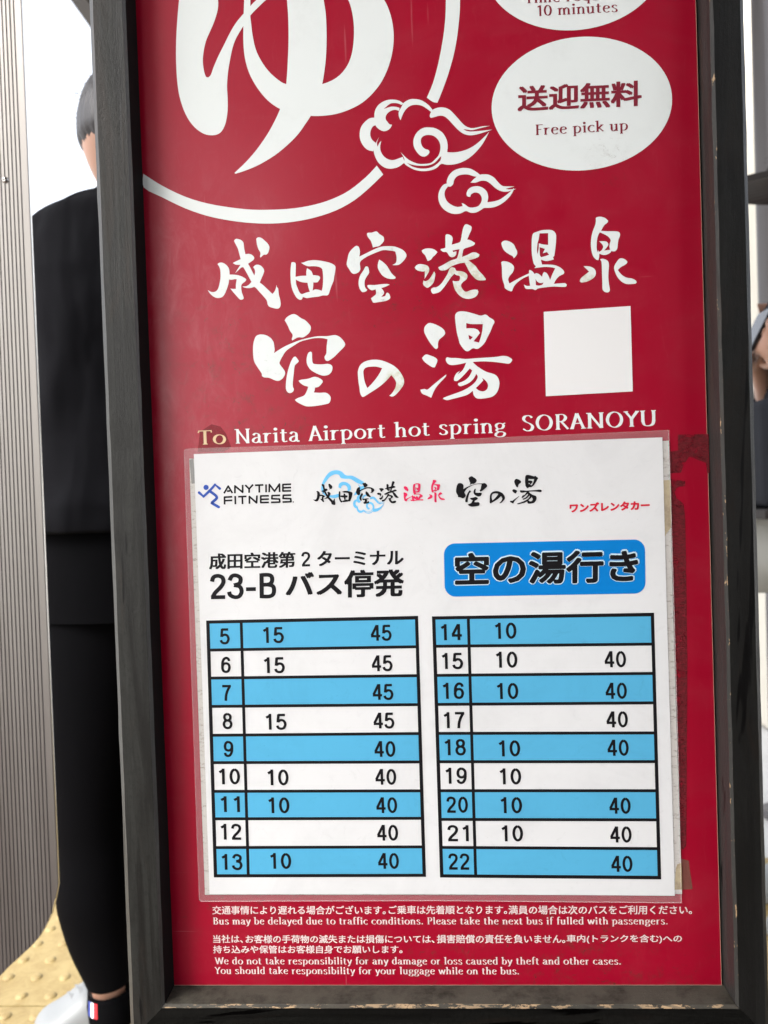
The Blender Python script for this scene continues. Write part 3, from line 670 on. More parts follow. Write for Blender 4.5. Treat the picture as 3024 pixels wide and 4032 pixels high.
rc['sora2'] = ((980, 1220, 400), [
 [[(585,170),(620,120),(690,78),(740,70),(790,90),(850,135),(920,170),(980,230),(1012,280),(1000,350),(960,400),(885,450),(800,450),(710,500),(700,480),(715,410),(670,340),(630,250)]],
 [[(110,440),(150,410),(210,402),(280,415),(350,455),(400,520),(415,600),(420,660),(408,708),(480,660),(600,590),(740,530),(850,490),(980,458),(1120,432),(1280,430),(1400,412),(1480,440),(1540,500),(1573,560),(1550,610),(1480,680),(1390,770),(1300,832),(1255,825),(1235,770),(1265,710),(1270,600),(1285,480),(1200,462),(1080,462),(960,485),(840,520),(740,580),(620,660),(560,740),(500,860),(520,910),(580,990),(590,1050),(550,1120),(490,1158),(430,1152),(330,1110),(250,1103),(215,1080),(210,1040),(150,950),(90,850),(70,740),(68,600),(80,520)]],
 [[(735,770),(765,765),(812,830),(800,860),(750,910),(735,1020),(720,1150),(718,1250),(735,1300),(710,1345),(655,1358),(610,1310),(605,1200),(625,1050),(660,920),(700,820)]],
 [[(975,700),(1005,682),(1030,700),(1032,790),(1045,870),(1100,888),(1200,890),(1290,882),(1350,905),(1365,950),(1350,1010),(1300,1060),(1210,1075),(1110,1040),(1010,980),(955,900),(942,820),(955,740)]],
 [[(812,1158),(860,1140),(970,1125),(1060,1095),(1130,1105),(1200,1150),(1200,1190),(1140,1255),(1080,1270),(1075,1310),(1060,1350),(1160,1355),(1250,1352),(1310,1385),(1338,1440),(1320,1510),(1280,1535),(1160,1560),(1040,1575),(940,1575),(860,1545),(780,1500),(752,1470),(800,1440),(900,1400),(945,1330),(970,1255),(900,1235),(840,1195)]]])
rc['no'] = ((1380, 1300, 300), [
 [[(160,950),(165,880),(200,780),(260,715),(350,670),(470,645),(590,645),(700,665),(830,715),(950,780),(1050,870),(1130,990),(1165,1080),(1160,1170),(1110,1260),(1030,1360),(960,1425),(900,1447),(845,1425),(900,1380),(970,1270),(993,1180),(985,1110),(940,1040),(890,978),(800,1080),(700,1175),(590,1260),(450,1350),(290,1450),(250,1445),(210,1370),(195,1250),(175,1130)],
  [(280,930),(288,870),(330,820),(420,797),(560,795),(690,828),(640,930),(560,1050),(460,1170),(367,1262),(330,1180),(300,1080)]]])
rc['yu'] = ((1640, 1200, 400), [
 [[(125,400),(140,350),(200,298),(280,310),(370,350),(440,400),(468,460),(440,510),(370,570),(350,640),(350,700),(320,725),(290,705),(220,620),(160,520),(128,450)]],
 [[(90,870),(150,812),(230,830),(300,860),(342,910),(300,1020),(260,1020),(180,970),(120,920)]],
 [[(62,1388),(130,1375),(180,1385),(270,1310),(380,1220),(485,1138),(480,1170),(350,1310),(290,1400),(240,1518),(160,1480),(90,1450)]],
 [[(630,180),(660,125),(720,107),(820,115),(950,150),(1050,178),(1130,160),(1190,205),(1255,245),(1272,290),(1245,340),(1210,430),(1160,530),(1100,640),(1000,720),(920,710),(840,760),(780,735),(710,640),(690,570),(660,460),(640,320)],
  [(812,300),(900,315),(1083,315),(1075,420),(1050,530),(1020,618),(930,595),(1000,510),(1035,460),(1000,410),(930,385),(812,385)],
  [(848,492),(920,528),(880,570),(860,560)]],
 [[(480,880),(500,855),(560,868),(660,870),(800,885),(950,875),(1150,862),(1310,850),(1400,835),(1490,845),(1558,890),(1555,920),(1510,962),(1400,950),(1250,932),(1080,925),(915,935),(1000,1010),(1130,1090),(1270,1135),(1330,1190),(1355,1280),(1330,1400),(1270,1480),(1170,1520),(1000,1533),(935,1480),(920,1405),(830,1470),(700,1510),(600,1535),(500,1558),(430,1535),(450,1515),(600,1460),(760,1400),(880,1330),(960,1260),(1000,1180),(975,1130),(930,1210),(850,1280),(720,1332),(680,1310),(680,1280),(780,1240),(860,1170),(910,1075),(870,1040),(790,1130),(720,1200),(660,1245),(615,1240),(612,1200),(650,1120),(710,1080),(670,1140),(760,1060),(812,945),(720,968),(600,985),(530,975),(485,930)],
  [(1072,1195),(1130,1240),(1168,1310),(1150,1380),(1090,1415),(1020,1400),(968,1360),(1040,1290),(1090,1235)]]])
CLOUD1 = [
 [[(175,268),(180,210),(205,160),(245,125),(300,103),(360,100),(410,112),(445,135),(430,150),(400,137),(360,132),(320,140),(262,188),(300,175),(340,165),(380,168),(412,178),(405,205),(370,195),(330,205),(300,225),(282,255),(282,285),(300,310),(318,330),(340,335),(325,365),(295,388),(260,395),(225,380),(200,360),(185,335)]],
 [[(175,268),(130,275),(85,310),(50,360),(38,420),(45,480),(75,535),(115,570),(165,582),(180,545),(190,505),(155,475),(138,435),(142,385),(165,348),(190,338)]],
 [[(170,575),(175,610),(190,650),(215,690),(255,725),(300,743),(350,743),(400,728),(440,700),(457,682),(440,635),(400,650),(350,665),(300,655),(260,625),(235,580),(230,535),(240,485),(222,505),(205,540),(200,500),(220,450),(195,495),(180,545)]],
 [[(445,135),(430,165),(403,215),(405,260),(420,293),(432,260),(450,220),(480,180),(520,155),(570,148),(620,158),(665,185),(705,215),(718,195),(690,160),(655,130),(610,105),(560,95),(510,97),(470,115)]],
 [[(720,195),(700,225),(692,255),(705,270),(740,262),(790,250),(830,258),(870,290),(920,345),(965,390),(1010,420),(1060,433),(1110,430),(1170,415),(1275,380),(1200,388),(1130,395),(1070,398),(1030,390),(1005,375),(1040,380),(1090,385),(1150,370),(1255,345),(1180,350),(1110,365),(1060,362),(1010,335),(960,280),(910,225),(870,190),(820,173),(770,175)]],
 [[(690,360),(640,362),(595,385),(560,425),(540,480),(543,535),(565,580),(600,620),(640,633),(675,615),(690,590),(680,570),(655,563),(625,540),(610,500),(612,465),(635,440),(680,430),(730,440),(770,475),(790,520),(790,570),(775,620),(745,655),(705,690),(650,700),(590,700),(530,680),(480,650),(420,590),(455,650),(455,695),(500,730),(560,758),(640,768),(710,758),(760,735),(800,700),(850,708),(920,705),(1000,680),(1080,630),(1150,560),(1200,490),(1247,400),(1200,450),(1120,520),(1040,565),(960,588),(900,593),(855,590),(860,530),(850,475),(820,420),(780,385),(735,365)],
  [(478,690),(530,708),(600,718),(680,714),(740,688),(785,640),(800,628),(790,670),(740,715),(680,740),(600,743),(530,725)]]]
CLOUD2 = [
 [[(860,910),(850,870),(865,820),(900,775),(950,748),(1010,738),(1070,745),(1120,770),(1160,800),(1145,820),(1100,815),(1050,800),(1000,800),(950,815),(920,850),(910,890),(885,912)]],
 [[(860,880),(820,895),(790,935),(773,985),(775,1040),(795,1090),(830,1130),(880,1158),(930,1168),(980,1162),(1030,1140),(1070,1155),(1120,1155),(1170,1130),(1200,1112),(1260,1110),(1320,1095),(1380,1060),(1430,1015),(1465,965),(1480,925),(1420,980),(1350,1030),(1290,1050),(1230,1058),(1238,1010),(1225,960),(1190,925),(1140,908),(1085,915),(1050,940),(1035,980),(1045,1003),(1070,1008),(1078,985),(1110,968),(1150,975),(1175,1010),(1175,1050),(1150,1090),(1110,1105),(1060,1105),(1015,1075),(990,1065),(1000,1095),(950,1102),(900,1085),(855,1050),(832,1000),(835,950),(865,905)]],
 [[(1165,800),(1130,820),(1100,845),(1072,875),(1120,875),(1170,858),(1220,860),(1265,890),(1310,930),(1360,955),(1420,958),(1503,932),(1430,938),(1400,932),(1485,910),(1420,910),(1370,905),(1330,870),(1290,825),(1240,800),(1200,797)]]]
rk = reg(1400, 350, 700)
print_polys('cloud_emblem', rk, CLOUD1, M_white, panel, YP, 'large white brush-drawn cloud emblem')
print_polys('cloud_emblem', rk, CLOUD2, M_white, panel, YP, 'small white brush-drawn cloud emblem')
for k in ('nari', 'ta', 'sora', 'minato', 'on', 'sen', 'sora2', 'no', 'yu'):
    print_polys('brush_letter', reg(*rc[k][0]), rc[k][1], M_white, panel, YP)
# the great kana of the bath sign, and the ring round it
ry = reg(660, 0, 1000)
print_polys('kana_letter', ry, [
 [[(150,-330),(100,-200),(75,0),(62,150),(55,300),(57,450),(70,590),(95,690),(130,770),(175,830),(225,868),(270,883),(320,880),(355,855),(380,800),(392,720),(392,640),(388,560),(395,470),(408,390),(425,310),(450,245),(495,170),(540,102),(600,40),(650,-6),(720,-60),(800,-100),(800,-125),(710,-95),(640,-52),(580,0),(545,35),(500,85),(450,145),(410,210),(370,290),(330,370),(300,440),(282,490),(265,507),(250,500),(237,460),(230,400),(235,340),(250,270),(275,210),(305,140),(328,60),(330,0),(318,-150),(280,-300)]],
 [[(505,-160),(500,0),(497,90),(495,170),(495,280),(505,380),(530,470),(570,550),(620,620),(670,670),(735,712),(830,745),(935,757),(1010,757),(1100,745),(1190,715),(1270,672),(1340,610),(1400,530),(1445,430),(1470,330),(1477,230),(1465,130),(1440,50),(1415,0),(1350,-90),(1250,-160),(1130,-195),(1000,-190),(880,-150),(780,-115),(790,-80),(900,-110),(1000,-130),(1080,-110),(1140,-60),(1180,0),(1205,80),(1217,180),(1213,290),(1195,380),(1160,450),(1100,510),(1010,550),(900,565),(775,550),(720,520),(660,465),(610,395),(575,320),(555,230),(545,150),(540,100),(541,0),(540,-160)]],
 [[(800,-380),(775,-200),(780,0),(787,100),(790,250),(785,400),(775,550),(760,640),(735,712),(700,790),(650,880),(580,980),(510,1060),(437,1130),(445,1135),(520,1110),(600,1075),(700,1015),(780,950),(850,880),(900,810),(935,757),(975,680),(1010,550),(1030,420),(1038,300),(1038,180),(1032,80),(1020,0),(1000,-200),(960,-390)]]], M_white, panel, YP)
rd = lambda p: (p[0] * 1.82278, p[1] * 1.82278)
print_polys('ring_segment', rd, [[[(309.6,375.5),(350,401),(400,425),(450,440),(500,448.5),(545,453),(590,453),(635,450),(680,442),(720,429),(755,411),(790,383),(814,358),(828,377),(800,404),(765,433),(725,455),(680,470),(635,479),(590,483),(545,482),(500,477),(450,467),(400,450),(350,426),(310.8,405)]]], M_white, panel, YP)
print_polys('ring_segment', rd, [[[(922,211),(935,180),(946,140),(955,95),(961,50),(963,0),(960,-80),(940,-180),(900,-280),(930,-290),(972,-180),(990,-80),(994,0),(990,60),(982,110),(970,155),(957,192),(945,222),(935,220)]]], M_white, panel, YP)
# ovals
re_ = reg(1900, 0, 800)
def oval(cx_, cy_, rx, ry_, sh):
    return [[(cx_ + rx * math.cos(t), cy_ + ry_ * math.sin(t) + sh * rx * math.cos(t)) for t in [2 * math.pi * k / 90 for k in range(90)]]]
print_polys('white_oval', re_, [oval(811, 846, 737, 546, -.047)], M_white, panel, YP, 'complete white oval with the pick up text', smooth=False)
print_polys('white_oval', re_, [oval(752, -300, 737, 547, -.058)], M_white, panel, YP, 'white oval cut by the top of the picture', smooth=False)
YO = YP - .00016
def T(name, body, region, bl, br, tl, m_, par, y, **k): return text(name, body, region(bl), region(br), region(tl), m_, par, y, **k)
T('lettering', '送迎無料', re_, (285, 915), (1300, 868), (285, 702), M_wine, panel, YO, offset=.028)
def Rm(body, region, p0, p1, cap, m_, par, y, **k):
    a, b = region(p0), region(p1); s = region((1, 0))[0] - region((0, 0))[0]
    return roman('lettering', body, a, b, cap * s, m_, par, y, **k)
Rm('Free pick up', re_, (430, 1104), (1192, 1062), 86, M_wine, panel, YO)
Rm('10 minutes', re_, (445, 132), (1107, 96), 86, M_wine, panel, YO)
Rm('Time required', re_, (345, 28), (1205, -14), 86, M_wine, panel, YO)
rn = reg(760, 1580, 1000); rs = reg(1700, 1560, 1000)
Rm('To', rn, (37, 284), (217, 277), 92, M_stain, panel, YP, label='tape-yellowed word To')
Rm('Narita', rn, (275, 277), (698, 262), 95, M_white, panel, YP)
Rm('Airport', rn, (758, 260), (1262, 237), 97, M_white, panel, YP)
Rm('hot', rn, (1318, 236), (1552, 223), 95, M_white, panel, YP)
Rm('spring', rs, (45, 252), (486, 238), 98, M_white, panel, YP)
Rm('SORANOYU', rs, (588, 229), (1474, 192), 101, M_white, panel, YP, stem=.15)
# blank white sticker (its code is left out)
print_polys('sticker', rd, [[[(1174.5,673.5),(1362,661),(1367,845.5),(1179,856)]]], mat('white_sticker', (.76, .76, .75), .35), panel, YP - .00025, 'blank white square sticker', smooth=False)
# foot notes
def FT(body, x0, x1, yt, yb, yb2=None, o=.018):
    yb2 = yb2 if yb2 is not None else yb
    text('lettering', body, (x0, yb), (x1, yb2), (x0, yt), M_note, panel, YP, offset=o, res=2)
FT('交通事情により遅れる場合がございます。', 836, 1519, 3566, 3601)
FT('ご乗車は先着順となります。', 1530, 1997, 3565, 3600)
FT('満員の場合は次のバスをご利用ください。', 2002, 2725, 3565, 3600.5)
FT('当社は、', 839, 957, 3681, 3713)
FT('お客様の手荷物の滅失または損傷については、', 967, 1711, 3681, 3714)
FT('損害賠償の責任を負いません。', 1720, 2226, 3680, 3714)
FT('車内(トランクを含む)への', 2231, 2685, 3680, 3715)
FT('持ち込みや保管はお客様自身でお願いします。', 839, 1585, 3722, 3754)
def FR(body, x0, x1, yb, yb2, cap):
    roman('lettering', body, (x0, yb), (x1, yb2), cap, M_note, panel, YP, stem=.16, track=.06)
FR('Bus may be delayed due to traffic conditions. Please take the next bus if fulled with passengers.', 839, 2631, 3639.5, 3639.5, 27)
FR('We do not take responsibility for any damage or loss caused by theft and other cases.', 847, 2447, 3796.5, 3797.5, 27)
FR('You should take responsibility for your luggage while on the bus.', 847, 2046, 3834.5, 3836.5, 27)
# residue of old tape on the board
rr = reg(2200, 1650, 700)
print_polys('tape_residue', rr, [[[(1110,145),(1250,142),(1398,140),(1402,300),(1408,500),(1385,505),(1375,410),(1300,380),(1215,350),(1160,440),(1140,500),(1042,505),(1040,305),(1112,290)]], [[(1040,560),(1110,570),(1180,580),(1178,625),(1120,630),(1080,680),(1100,740),(1165,790),(1178,900),(1190,1420),(1060,1420),(1050,900)]]], M_res, panel, YP, smooth=False)
print_polys('tape_residue', lambda p: p, [[[(2646,2249),(2702,2249),(2706,2600),(2704,3000),(2702,3330),(2690,3345),(2672,3330),(2655,2800)]], ], M_res, panel, YP, smooth=False)
print_polys('tape_scrap', reg(2300, 3300, 600), [[[(1058,225),(1100,235),(1140,245),(1150,340),(1182,555),(1066,562)]]], M_brown, panel, YP, smooth=False)
print_polys('tape_residue', rn, [[[(45,200),(120,150),(180,165),(215,210),(250,300),(200,330),(30,330)]]], mat('tape_stain', (.24, .012, .02), .7, alpha=.55), panel, YP + .00006, smooth=False)  # darker red residue patch behind the word To

# ------------------------------------------------------------------ laminated timetable taped over the board
YT = -.0024
o0 = P(1700, 2600, YT)
tt = empty('laminated_timetable', (o0.x, YT, P(825, 3521, YT).z), 'laminated white bus timetable with blue rows taped on the red sign', 'timetable')
I = lambda p: p
def quad_sheet(name, corners, thick, m_, y, label=None, rim=0):
    """thin sheet with rounded corners, front at y"""
    mb = MB(); ring = [on_plane(p, y) for p in corners]
    fill([ring], y, mb)
    n = len(ring)
    ar = sum(ring[i][0] * ring[(i + 1) % n][1] - ring[(i + 1) % n][0] * ring[i][1] for i in range(n))
    if ar < 0: ring.reverse()
    v = [(a, y, b) for a, b in ring] + [(a, y + thick, b) for a, b in ring]
    mb.add(v, [(i + n, (i + 1) % n + n, (i + 1) % n, i) for i in range(n)])
    return mb.build(name, m_, tt, label=label)
quad_sheet('backing_sheet', [(745,1806),(2000,1770),(2612,1736),(2634,1735),(2650,2400),(2668,3000),(2686,3520),(2200,3524),(807,3523)], .0006, M_old, -.0013, 'dirty older sheet showing behind the right edge')
quad_sheet('backing_tape', rpts := [rr(p) for p in ((975,572),(1044,568),(1052,900),(1050,1010),(1010,1060),(990,1100),(980,900))], .0001, M_tape, -.0015)
quad_sheet('backing_tape', [reg(2300,3300,600)(p) for p in ((1000,330),(1015,285),(1058,268),(1068,560),(985,562))], .0001, M_tape, -.0015)
quad_sheet('backing_tape', [reg(700,1650,600)(p) for p in ((125,440),(170,435),(190,700),(150,705))], .0001, M_grey, -.0015)
front = quad_sheet('paper', [(763,1788),(2608,1722),(2620,2200),(2640,2900),(2657,3527),(1700,3520),(825,3521),(800,2800),(776,2150)], .0008, M_paper, YT)
YQ = YT - .00012
# pouch film with its clear margin
film_o = [(724,1780),(727,1771),(736,1766.5),(1500,1742),(2634,1693),(2652,2300),(2672,3000),(2684,3556),(1700,3547),(792,3550),(784,3542),(775,3300),(748,2500)]
film_i = [(763,1788),(2608,1722),(2620,2200),(2640,2900),(2657,3527),(1700,3520),(825,3521),(800,2800),(776,2150)]
mb = MB(); fill([[on_plane(p, YT) for p in film_o], [on_plane(p, YT) for p in film_i]], YT + .00004, mb)
mb.build('laminate_film', M_film, tt)
mb = MB(); n = len(film_o)
for i in range(n):                             # sealed, slightly raised rim that catches the light
    a, b = P(*film_o[i], YT), P(*film_o[(i + 1) % n], YT); d = (b - a).normalized(); nn = Vector((-d.z, 0, d.x)) * .00055
    mb.add([a + nn * -1 + Vector((0, .0002, 0)), b - nn + Vector((0, .0002, 0)), b - Vector((0, .0003, 0)), a - Vector((0, .0003, 0))], [(0, 1, 2, 3)])
mb.build('film_rim', mat('film_rim', (.7, .6, .6), .25, alpha=.3), tt)

ra = reg(780, 2120, 900)
T('lettering', '成田空港第', ra, (80, 228), (706, 214), (80, 108), M_black, tt, YQ, offset=.032)
digits('lettering', '2', *[ra(p) for p in ((752, 204), (816, 202), (750, 99))], M_black, tt, YQ)
T('lettering', 'ターミナル', ra, (864, 203), (1492, 193), (864, 90), M_black, tt, YQ, offset=.032)
digits('lettering', '23-B', *[ra(p) for p in ((90, 440), (562, 432), (88, 260))], M_black, tt, YQ, track=.06)
T('lettering', 'バス', ra, (635, 420), (1045, 410), (635, 246), M_black, tt, YQ, offset=.032)
T('lettering', '停発', ra, (1060, 434), (1495, 424), (1060, 228), M_black, tt, YQ, offset=.032)
# blue destination panel
rb = reg(1700, 2100, 900)
def rrect(tl, tr, br, bl, r):
    out = []
    pts = [np.array(p, float) for p in (tl, tr, br, bl)]
    for i in range(4):
        p = pts[i]; a = pts[i - 1] - p; b = pts[(i + 1) % 4] - p
        a /= np.linalg.norm(a); b /= np.linalg.norm(b); c_ = p + (a + b) * r
        for k in range(9):
            t = math.pi / 2 * k / 8
            out.append(tuple(c_ - b * r * math.cos(t) - a * r * math.sin(t)))
    return out
print_polys('destination_panel', rb, [[rrect((87, 75), (1547, 43), (1552, 436), (95, 460), 80)]], M_blue, tt, YQ, smooth=False)
T('letter_outline', '空の湯行き', rb, (158, 391), (1508, 360), (158, 133), M_pale, tt, YQ - .00013, offset=.058, heavy=True)
T('lettering', '空の湯行き', rb, (167, 383), (1499, 355), (167, 143), M_black, tt, YQ - .00030, offset=.034, heavy=True)
# runner logo
rl = reg(760, 1860, 460)
tfl = lambda p: on_plane(rl(p), YQ)
mb = MB()
disc(mb, (185, 213), 37, YQ - 1e-5, tfl, 28)
for k, (pts, w) in enumerate((([(86, 287), (150, 341), (236, 262)], 38), ([(225, 275), (313, 175), (380, 230)], 36), ([(232, 262), (300, 310), (335, 345), (330, 375), (270, 428), (275, 440), (365, 492)], 38))):
    ribbon(mb, pts if k < 2 else crom(pts, 4), [w] * (len(pts) if k < 2 else len(crom(pts, 4))), YQ - 2e-5 * (k + 2), tfl, cap=1)
    for p in pts[1:-1]: disc(mb, p, w / 2, YQ - 2e-5 * (k + 6), tfl)
mb.build('runner_logo', M_navy, tt)
mb = MB(); lw = 25
LT = [[(440,298),(500,195),(560,295)],[(482,266),(525,264)],[(595,297),(595,192),(705,283),(705,177)],[(742,180),(797,235),(852,173)],[(797,233),(797,290)],[(880,183),(1000,178)],[(940,183),(942,287)],[(1037,170),(1038,283)],[(1082,282),(1084,172),(1158,268),(1227,166),(1230,279)],[(1393,168),(1277,172),(1277,265),(1393,262)],[(1277,219),(1393,215)],
 [(558,346),(447,352),(449,456)],[(447,402),(558,397)],[(599,335),(602,453)],[(640,346),(760,341)],[(700,346),(703,451)],[(802,446),(800,342),(903,433),(908,327)],[(1078,332),(962,335),(962,429),(1078,426)],[(962,383),(1078,379)],[(1237,326),(1123,330),(1120,374),(1228,379),(1232,421),(1108,426)],[(1395,322),(1283,326),(1279,370),(1388,374),(1392,416),(1272,421)]]
for k, pts in enumerate(LT):
    yy = YQ - 1.2e-5 * (k % 7)
    for i in range(len(pts) - 1): ribbon(mb, [pts[i], pts[i + 1]], [lw, lw], yy - 3e-6 * i, tfl)
    for p in pts[1:-1]: disc(mb, p, lw / 2, yy - 9e-5, tfl, 12)
disc(mb, (1423, 420), 9, YQ, tfl, 12)
mb.build('lettering', M_black, tt)
# small brush logo: same letters as on the board, in black and pink, over two blue clouds
def affine(src, dst):
    A = np.array([[x_, y_, 1] for x_, y_ in src]); M_ = np.linalg.solve(A, np.array(dst, float))
    return lambda p: tuple(np.array([p[0], p[1], 1]) @ M_)
t1 = affine([(818, 1142), (2507, 1112), (2365, 853)], [(1233, 1965), (1752, 1967), (1710, 1889)])
t2 = affine([(996, 1370), (2016, 1415), (1815, 1226)], [(1797, 1919.5), (2134, 1932), (2077, 1870)])
t3 = affine([(1416, 527), (1934, 513), (1665, 674)], [(1390, 1983), (1515, 1979), (1450, 2022)])
print_polys('cloud_emblem', rk, CLOUD1, M_cyan, tt, YQ, tf=t3)
rm = reg(1200, 1820, 1000)
print_polys('cloud_emblem', rm, [[[(112,140),(135,95),(165,62),(205,52),(240,60),(268,85),(310,88),(345,105),(388,130),(375,147),(340,135),(300,110),(262,108),(235,102),(222,82),(195,80),(165,95),(148,115),(125,150),(122,190),(140,212),(180,215),(225,205),(235,220),(200,234),(160,228),(125,212),(108,180)]],
  [[(220,165),(225,140),(250,128),(280,135),(300,155),(300,182),(280,190),(278,165),(262,150),(242,155),(238,172)]],
  [[(345,140),(365,158),(388,150),(388,168),(350,205),(320,218),(332,192),(362,172)]]], M_cyan, tt, YQ)
YR = YQ - .00015
for k in ('nari', 'ta', 'sora', 'minato', 'on', 'sen'):
    print_polys('brush_letter', reg(*rc[k][0]), rc[k][1], M_pink if k in ('on', 'sen') else M_black, tt, YR, tf=t1)
for k in ('sora2', 'no', 'yu'):
    print_polys('brush_letter', reg(*rc[k][0]), rc[k][1], M_black, tt, YR, tf=t2)
T('lettering', 'ワンズレンタカー', rr, (100, 874), (850, 845), (100, 785), M_crim, tt, YQ, offset=.055, heavy=True)

# the two hour tables
def table(region, TL, TR, BR, BL, ls, rs_, d_top, d_bot, bw, hours, c1, c2, hx, hy, m1x, m1y, m2x, m2y, dx, dig):
    """black rules with blue cells on alternate rows and the numerals"""
    def Xl(y): t = (y - TL[1]) / (BL[1] - TL[1]); return TL[0] + (BL[0] - TL[0]) * t
    def Xr(y): t = (y - TR[1]) / (BR[1] - TR[1]); return TR[0] + (BR[0] - TR[0]) * t
    def Xd(y): t = (y - TL[1]) / (BL[1] - TL[1]); return d_top + (d_bot - d_top) * t
    def at(x_, i, off):      # y of rule i at abscissa x_
        a, b = ls[i] + off, rs_[i] + off
        t = (x_ - Xl(a)) / (Xr(b) - Xl(a)); return a + (b - a) * t
    loops = [[TL, TR, BR, BL]]
    n = len(ls) - 1
    for i in range(n):
        w = bw / 2
        top_o = bw * .5 if i else bw * .5
        for (xa, xb) in (('l', 'd'), ('d', 'r')):
            def X(kind, y, side):
                v_ = {'l': Xl, 'd': Xd, 'r': Xr}[kind](y)
                k = {'l': bw * 1.15, 'd': bw / 2, 'r': bw * 1.15}[kind]
                return v_ + k * side
            y0, y1 = ls[i] + w, ls[i + 1] - w
            x00 = X(xa, y0, 1); x10 = X(xb, y0, -1); x11 = X(xb, y1, -1); x01 = X(xa, y1, 1)
            cell = [(x00, at(x00, i, w)), (x10, at(x10, i, w)), (x11, at(x11, i + 1, -w)), (x01, at(x01, i + 1, -w))]
            loops.append(cell)
            if i % 2 == 0:
                print_polys('table_cell', region, [[cell]], M_lblue, tt, YQ, smooth=False)
    print_polys('table_rules', region, [loops], M_black, tt, YQ, smooth=False)
    hgt = dig
    for i, (h_, a, b) in enumerate(zip(hours, c1, c2)):
        for body, cx_, cy_ in ((h_, hx, hy[i]), (a, m1x, m1y[i]), (b, m2x, m2y[i])):
            if not body: continue
            w = {1: .60, 2: 1.30}[len(body)] * hgt
            xc = cx_ + dx * i; sl_ = -.010 * w * (1 - i / 5)
            sk = -hgt * .030
            if body == '11': w *= .92
            digits('numeral', body, *[region(p) for p in ((xc - w / 2 - sk / 2, cy_ + hgt / 2 - sl_ / 2), (xc + w / 2 - sk / 2, cy_ + hgt / 2 + sl_ / 2), (xc - w / 2 + sk / 2, cy_ - hgt / 2 - sl_ / 2))], M_black, tt, YR, track=.12 if body[0] != '4' else .09)
F15, F10, X_ = '15', '10', ''
table(reg(780, 2400, 920), (57, 78), (1562, 45), (1618, 1898), (112, 1902),
      [90, 288, 487, 688, 893, 1087, 1291, 1486, 1690, 1890], [60, 264, 469, 675, 880, 1082, 1287, 1482, 1685, 1886], 306, 357, 21,
      ['5', '6', '7', '8', '9', '10', '11', '12', '13'], [F15, F15, X_, F15, X_, F10, F10, X_, F10], ['45'] * 4 + ['40'] * 5,
      190, [190, 393, 592, 792, 990, 1185, 1382, 1578, 1792], 535, [181, 395, 0, 797, 0, 1192, 1390, 0, 1785], 1300, [165, 381, 585, 788, 990, 1188, 1389, 1585, 1785], 6.4, 112)
table(reg(1660, 2400, 1040), (65, 43), (1460, 20), (1505, 1695), (116, 1683),
      [54, 231, 414, 596, 778, 956, 1138, 1318, 1494, 1672], [33, 217, 401, 586, 775, 955, 1138, 1321, 1502, 1682], 293, 340, 19,
      ['14', '15', '16', '17', '18', '19', '20', '21', '22'], [F10, F10, F10, X_, F10, F10, F10, F10, X_], [X_, '40', '40', '40', '40', X_, '40', '40', '40'],
      188, [142, 323, 510, 695, 865, 1044, 1226, 1405, 1583], 528, [133, 315, 512, 0, 872, 1048, 1229, 1406, 0], 1210, [0, 312, 510, 690, 868, 0, 1232, 1413, 1597], 5.9, 101)

# ------------------------------------------------------------------ people behind the sign
def skin(name, pts, edges, rad, m_, parent, root=0, sub=2, label=None):
    me = bpy.data.meshes.new(name); off = parent.location
    me.from_pydata([tuple(Vector(p) - off) for p in pts], edges, [])
    o = bpy.data.objects.new(name, me); COL.objects.link(o); o.parent = parent
    md = o.modifiers.new('s', 'SKIN'); md.use_smooth_shade = True
    for i, r in enumerate(rad):
        sv = me.skin_vertices[0].data[i]; sv.radius = r if isinstance(r, tuple) else (r, r); sv.use_root = (i == root)
    sb = o.modifiers.new('u', 'SUBSURF'); sb.levels = sub; sb.render_levels = sub
    bpy.context.view_layer.update()
    dg = bpy.context.evaluated_depsgraph_get()
    me2 = bpy.data.meshes.new_from_object(o.evaluated_get(dg))
    for p_ in me2.polygons: p_.use_smooth = True
    me2.materials.clear(); me2.materials.append(m_)
    o.modifiers.clear(); o.data = me2; me2.name = name
    bpy.data.meshes.remove(me)
    if label: o['label'] = label
    return o
def ellipsoid(mb, c, r, seg=28, rings=18, fn=None, z0=-1., z1=1.):
    v = []; fcs = []
    for i in range(rings + 1):
        t = z0 + (z1 - z0) * i / rings
        ph = math.asin(max(-1, min(1, t)))
        for k in range(seg):
            a = 2 * math.pi * k / seg
            p = Vector((math.cos(a) * math.cos(ph), math.sin(a) * math.cos(ph), math.sin(ph)))
            if fn: p = fn(p)
            v.append((c[0] + p.x * r[0], c[1] + p.y * r[1], c[2] + p.z * r[2]))
    for i in range(rings):
        for k in range(seg): fcs.append((i * seg + k, i * seg + (k + 1) % seg, (i + 1) * seg + (k + 1) % seg, (i + 1) * seg + k))
    fcs += [tuple(reversed(range(seg))), tuple(range(rings * seg, rings * seg + seg))]
    mb.add(v, fcs)
M_skin = mat('skin', (.40, .22, .15), .5); bsdf(M_skin).inputs['Subsurface Weight'].default_value = .08
bsdf(M_skin).inputs['Subsurface Scale'].default_value = .01
def cloth(name, col, st_=(1, 1, .3), k=.5):
    m_ = mat(name, col, .85, spec=.04); n1 = noise(m_, 7, 2, .4, stretch=st_, dist=.3)
    bump(m_, math_(m_, 'ADD', n1, math_(m_, 'MULTIPLY', noise(m_, 900, 2, .5), .01)), k, .05); 
    return m_
M_shirt = cloth('black_shirt_cloth', (.0055, .0055, .0068), (1.6, 1, .5), .8)
M_leg = cloth('black_leggings_cloth', (.0022, .0022, .0028), k=.1)
M_shoe = mat('white_shoe_leather', (.19, .20, .205), .5)
M_sole = mat('shoe_sole', (.17, .175, .17), .6)
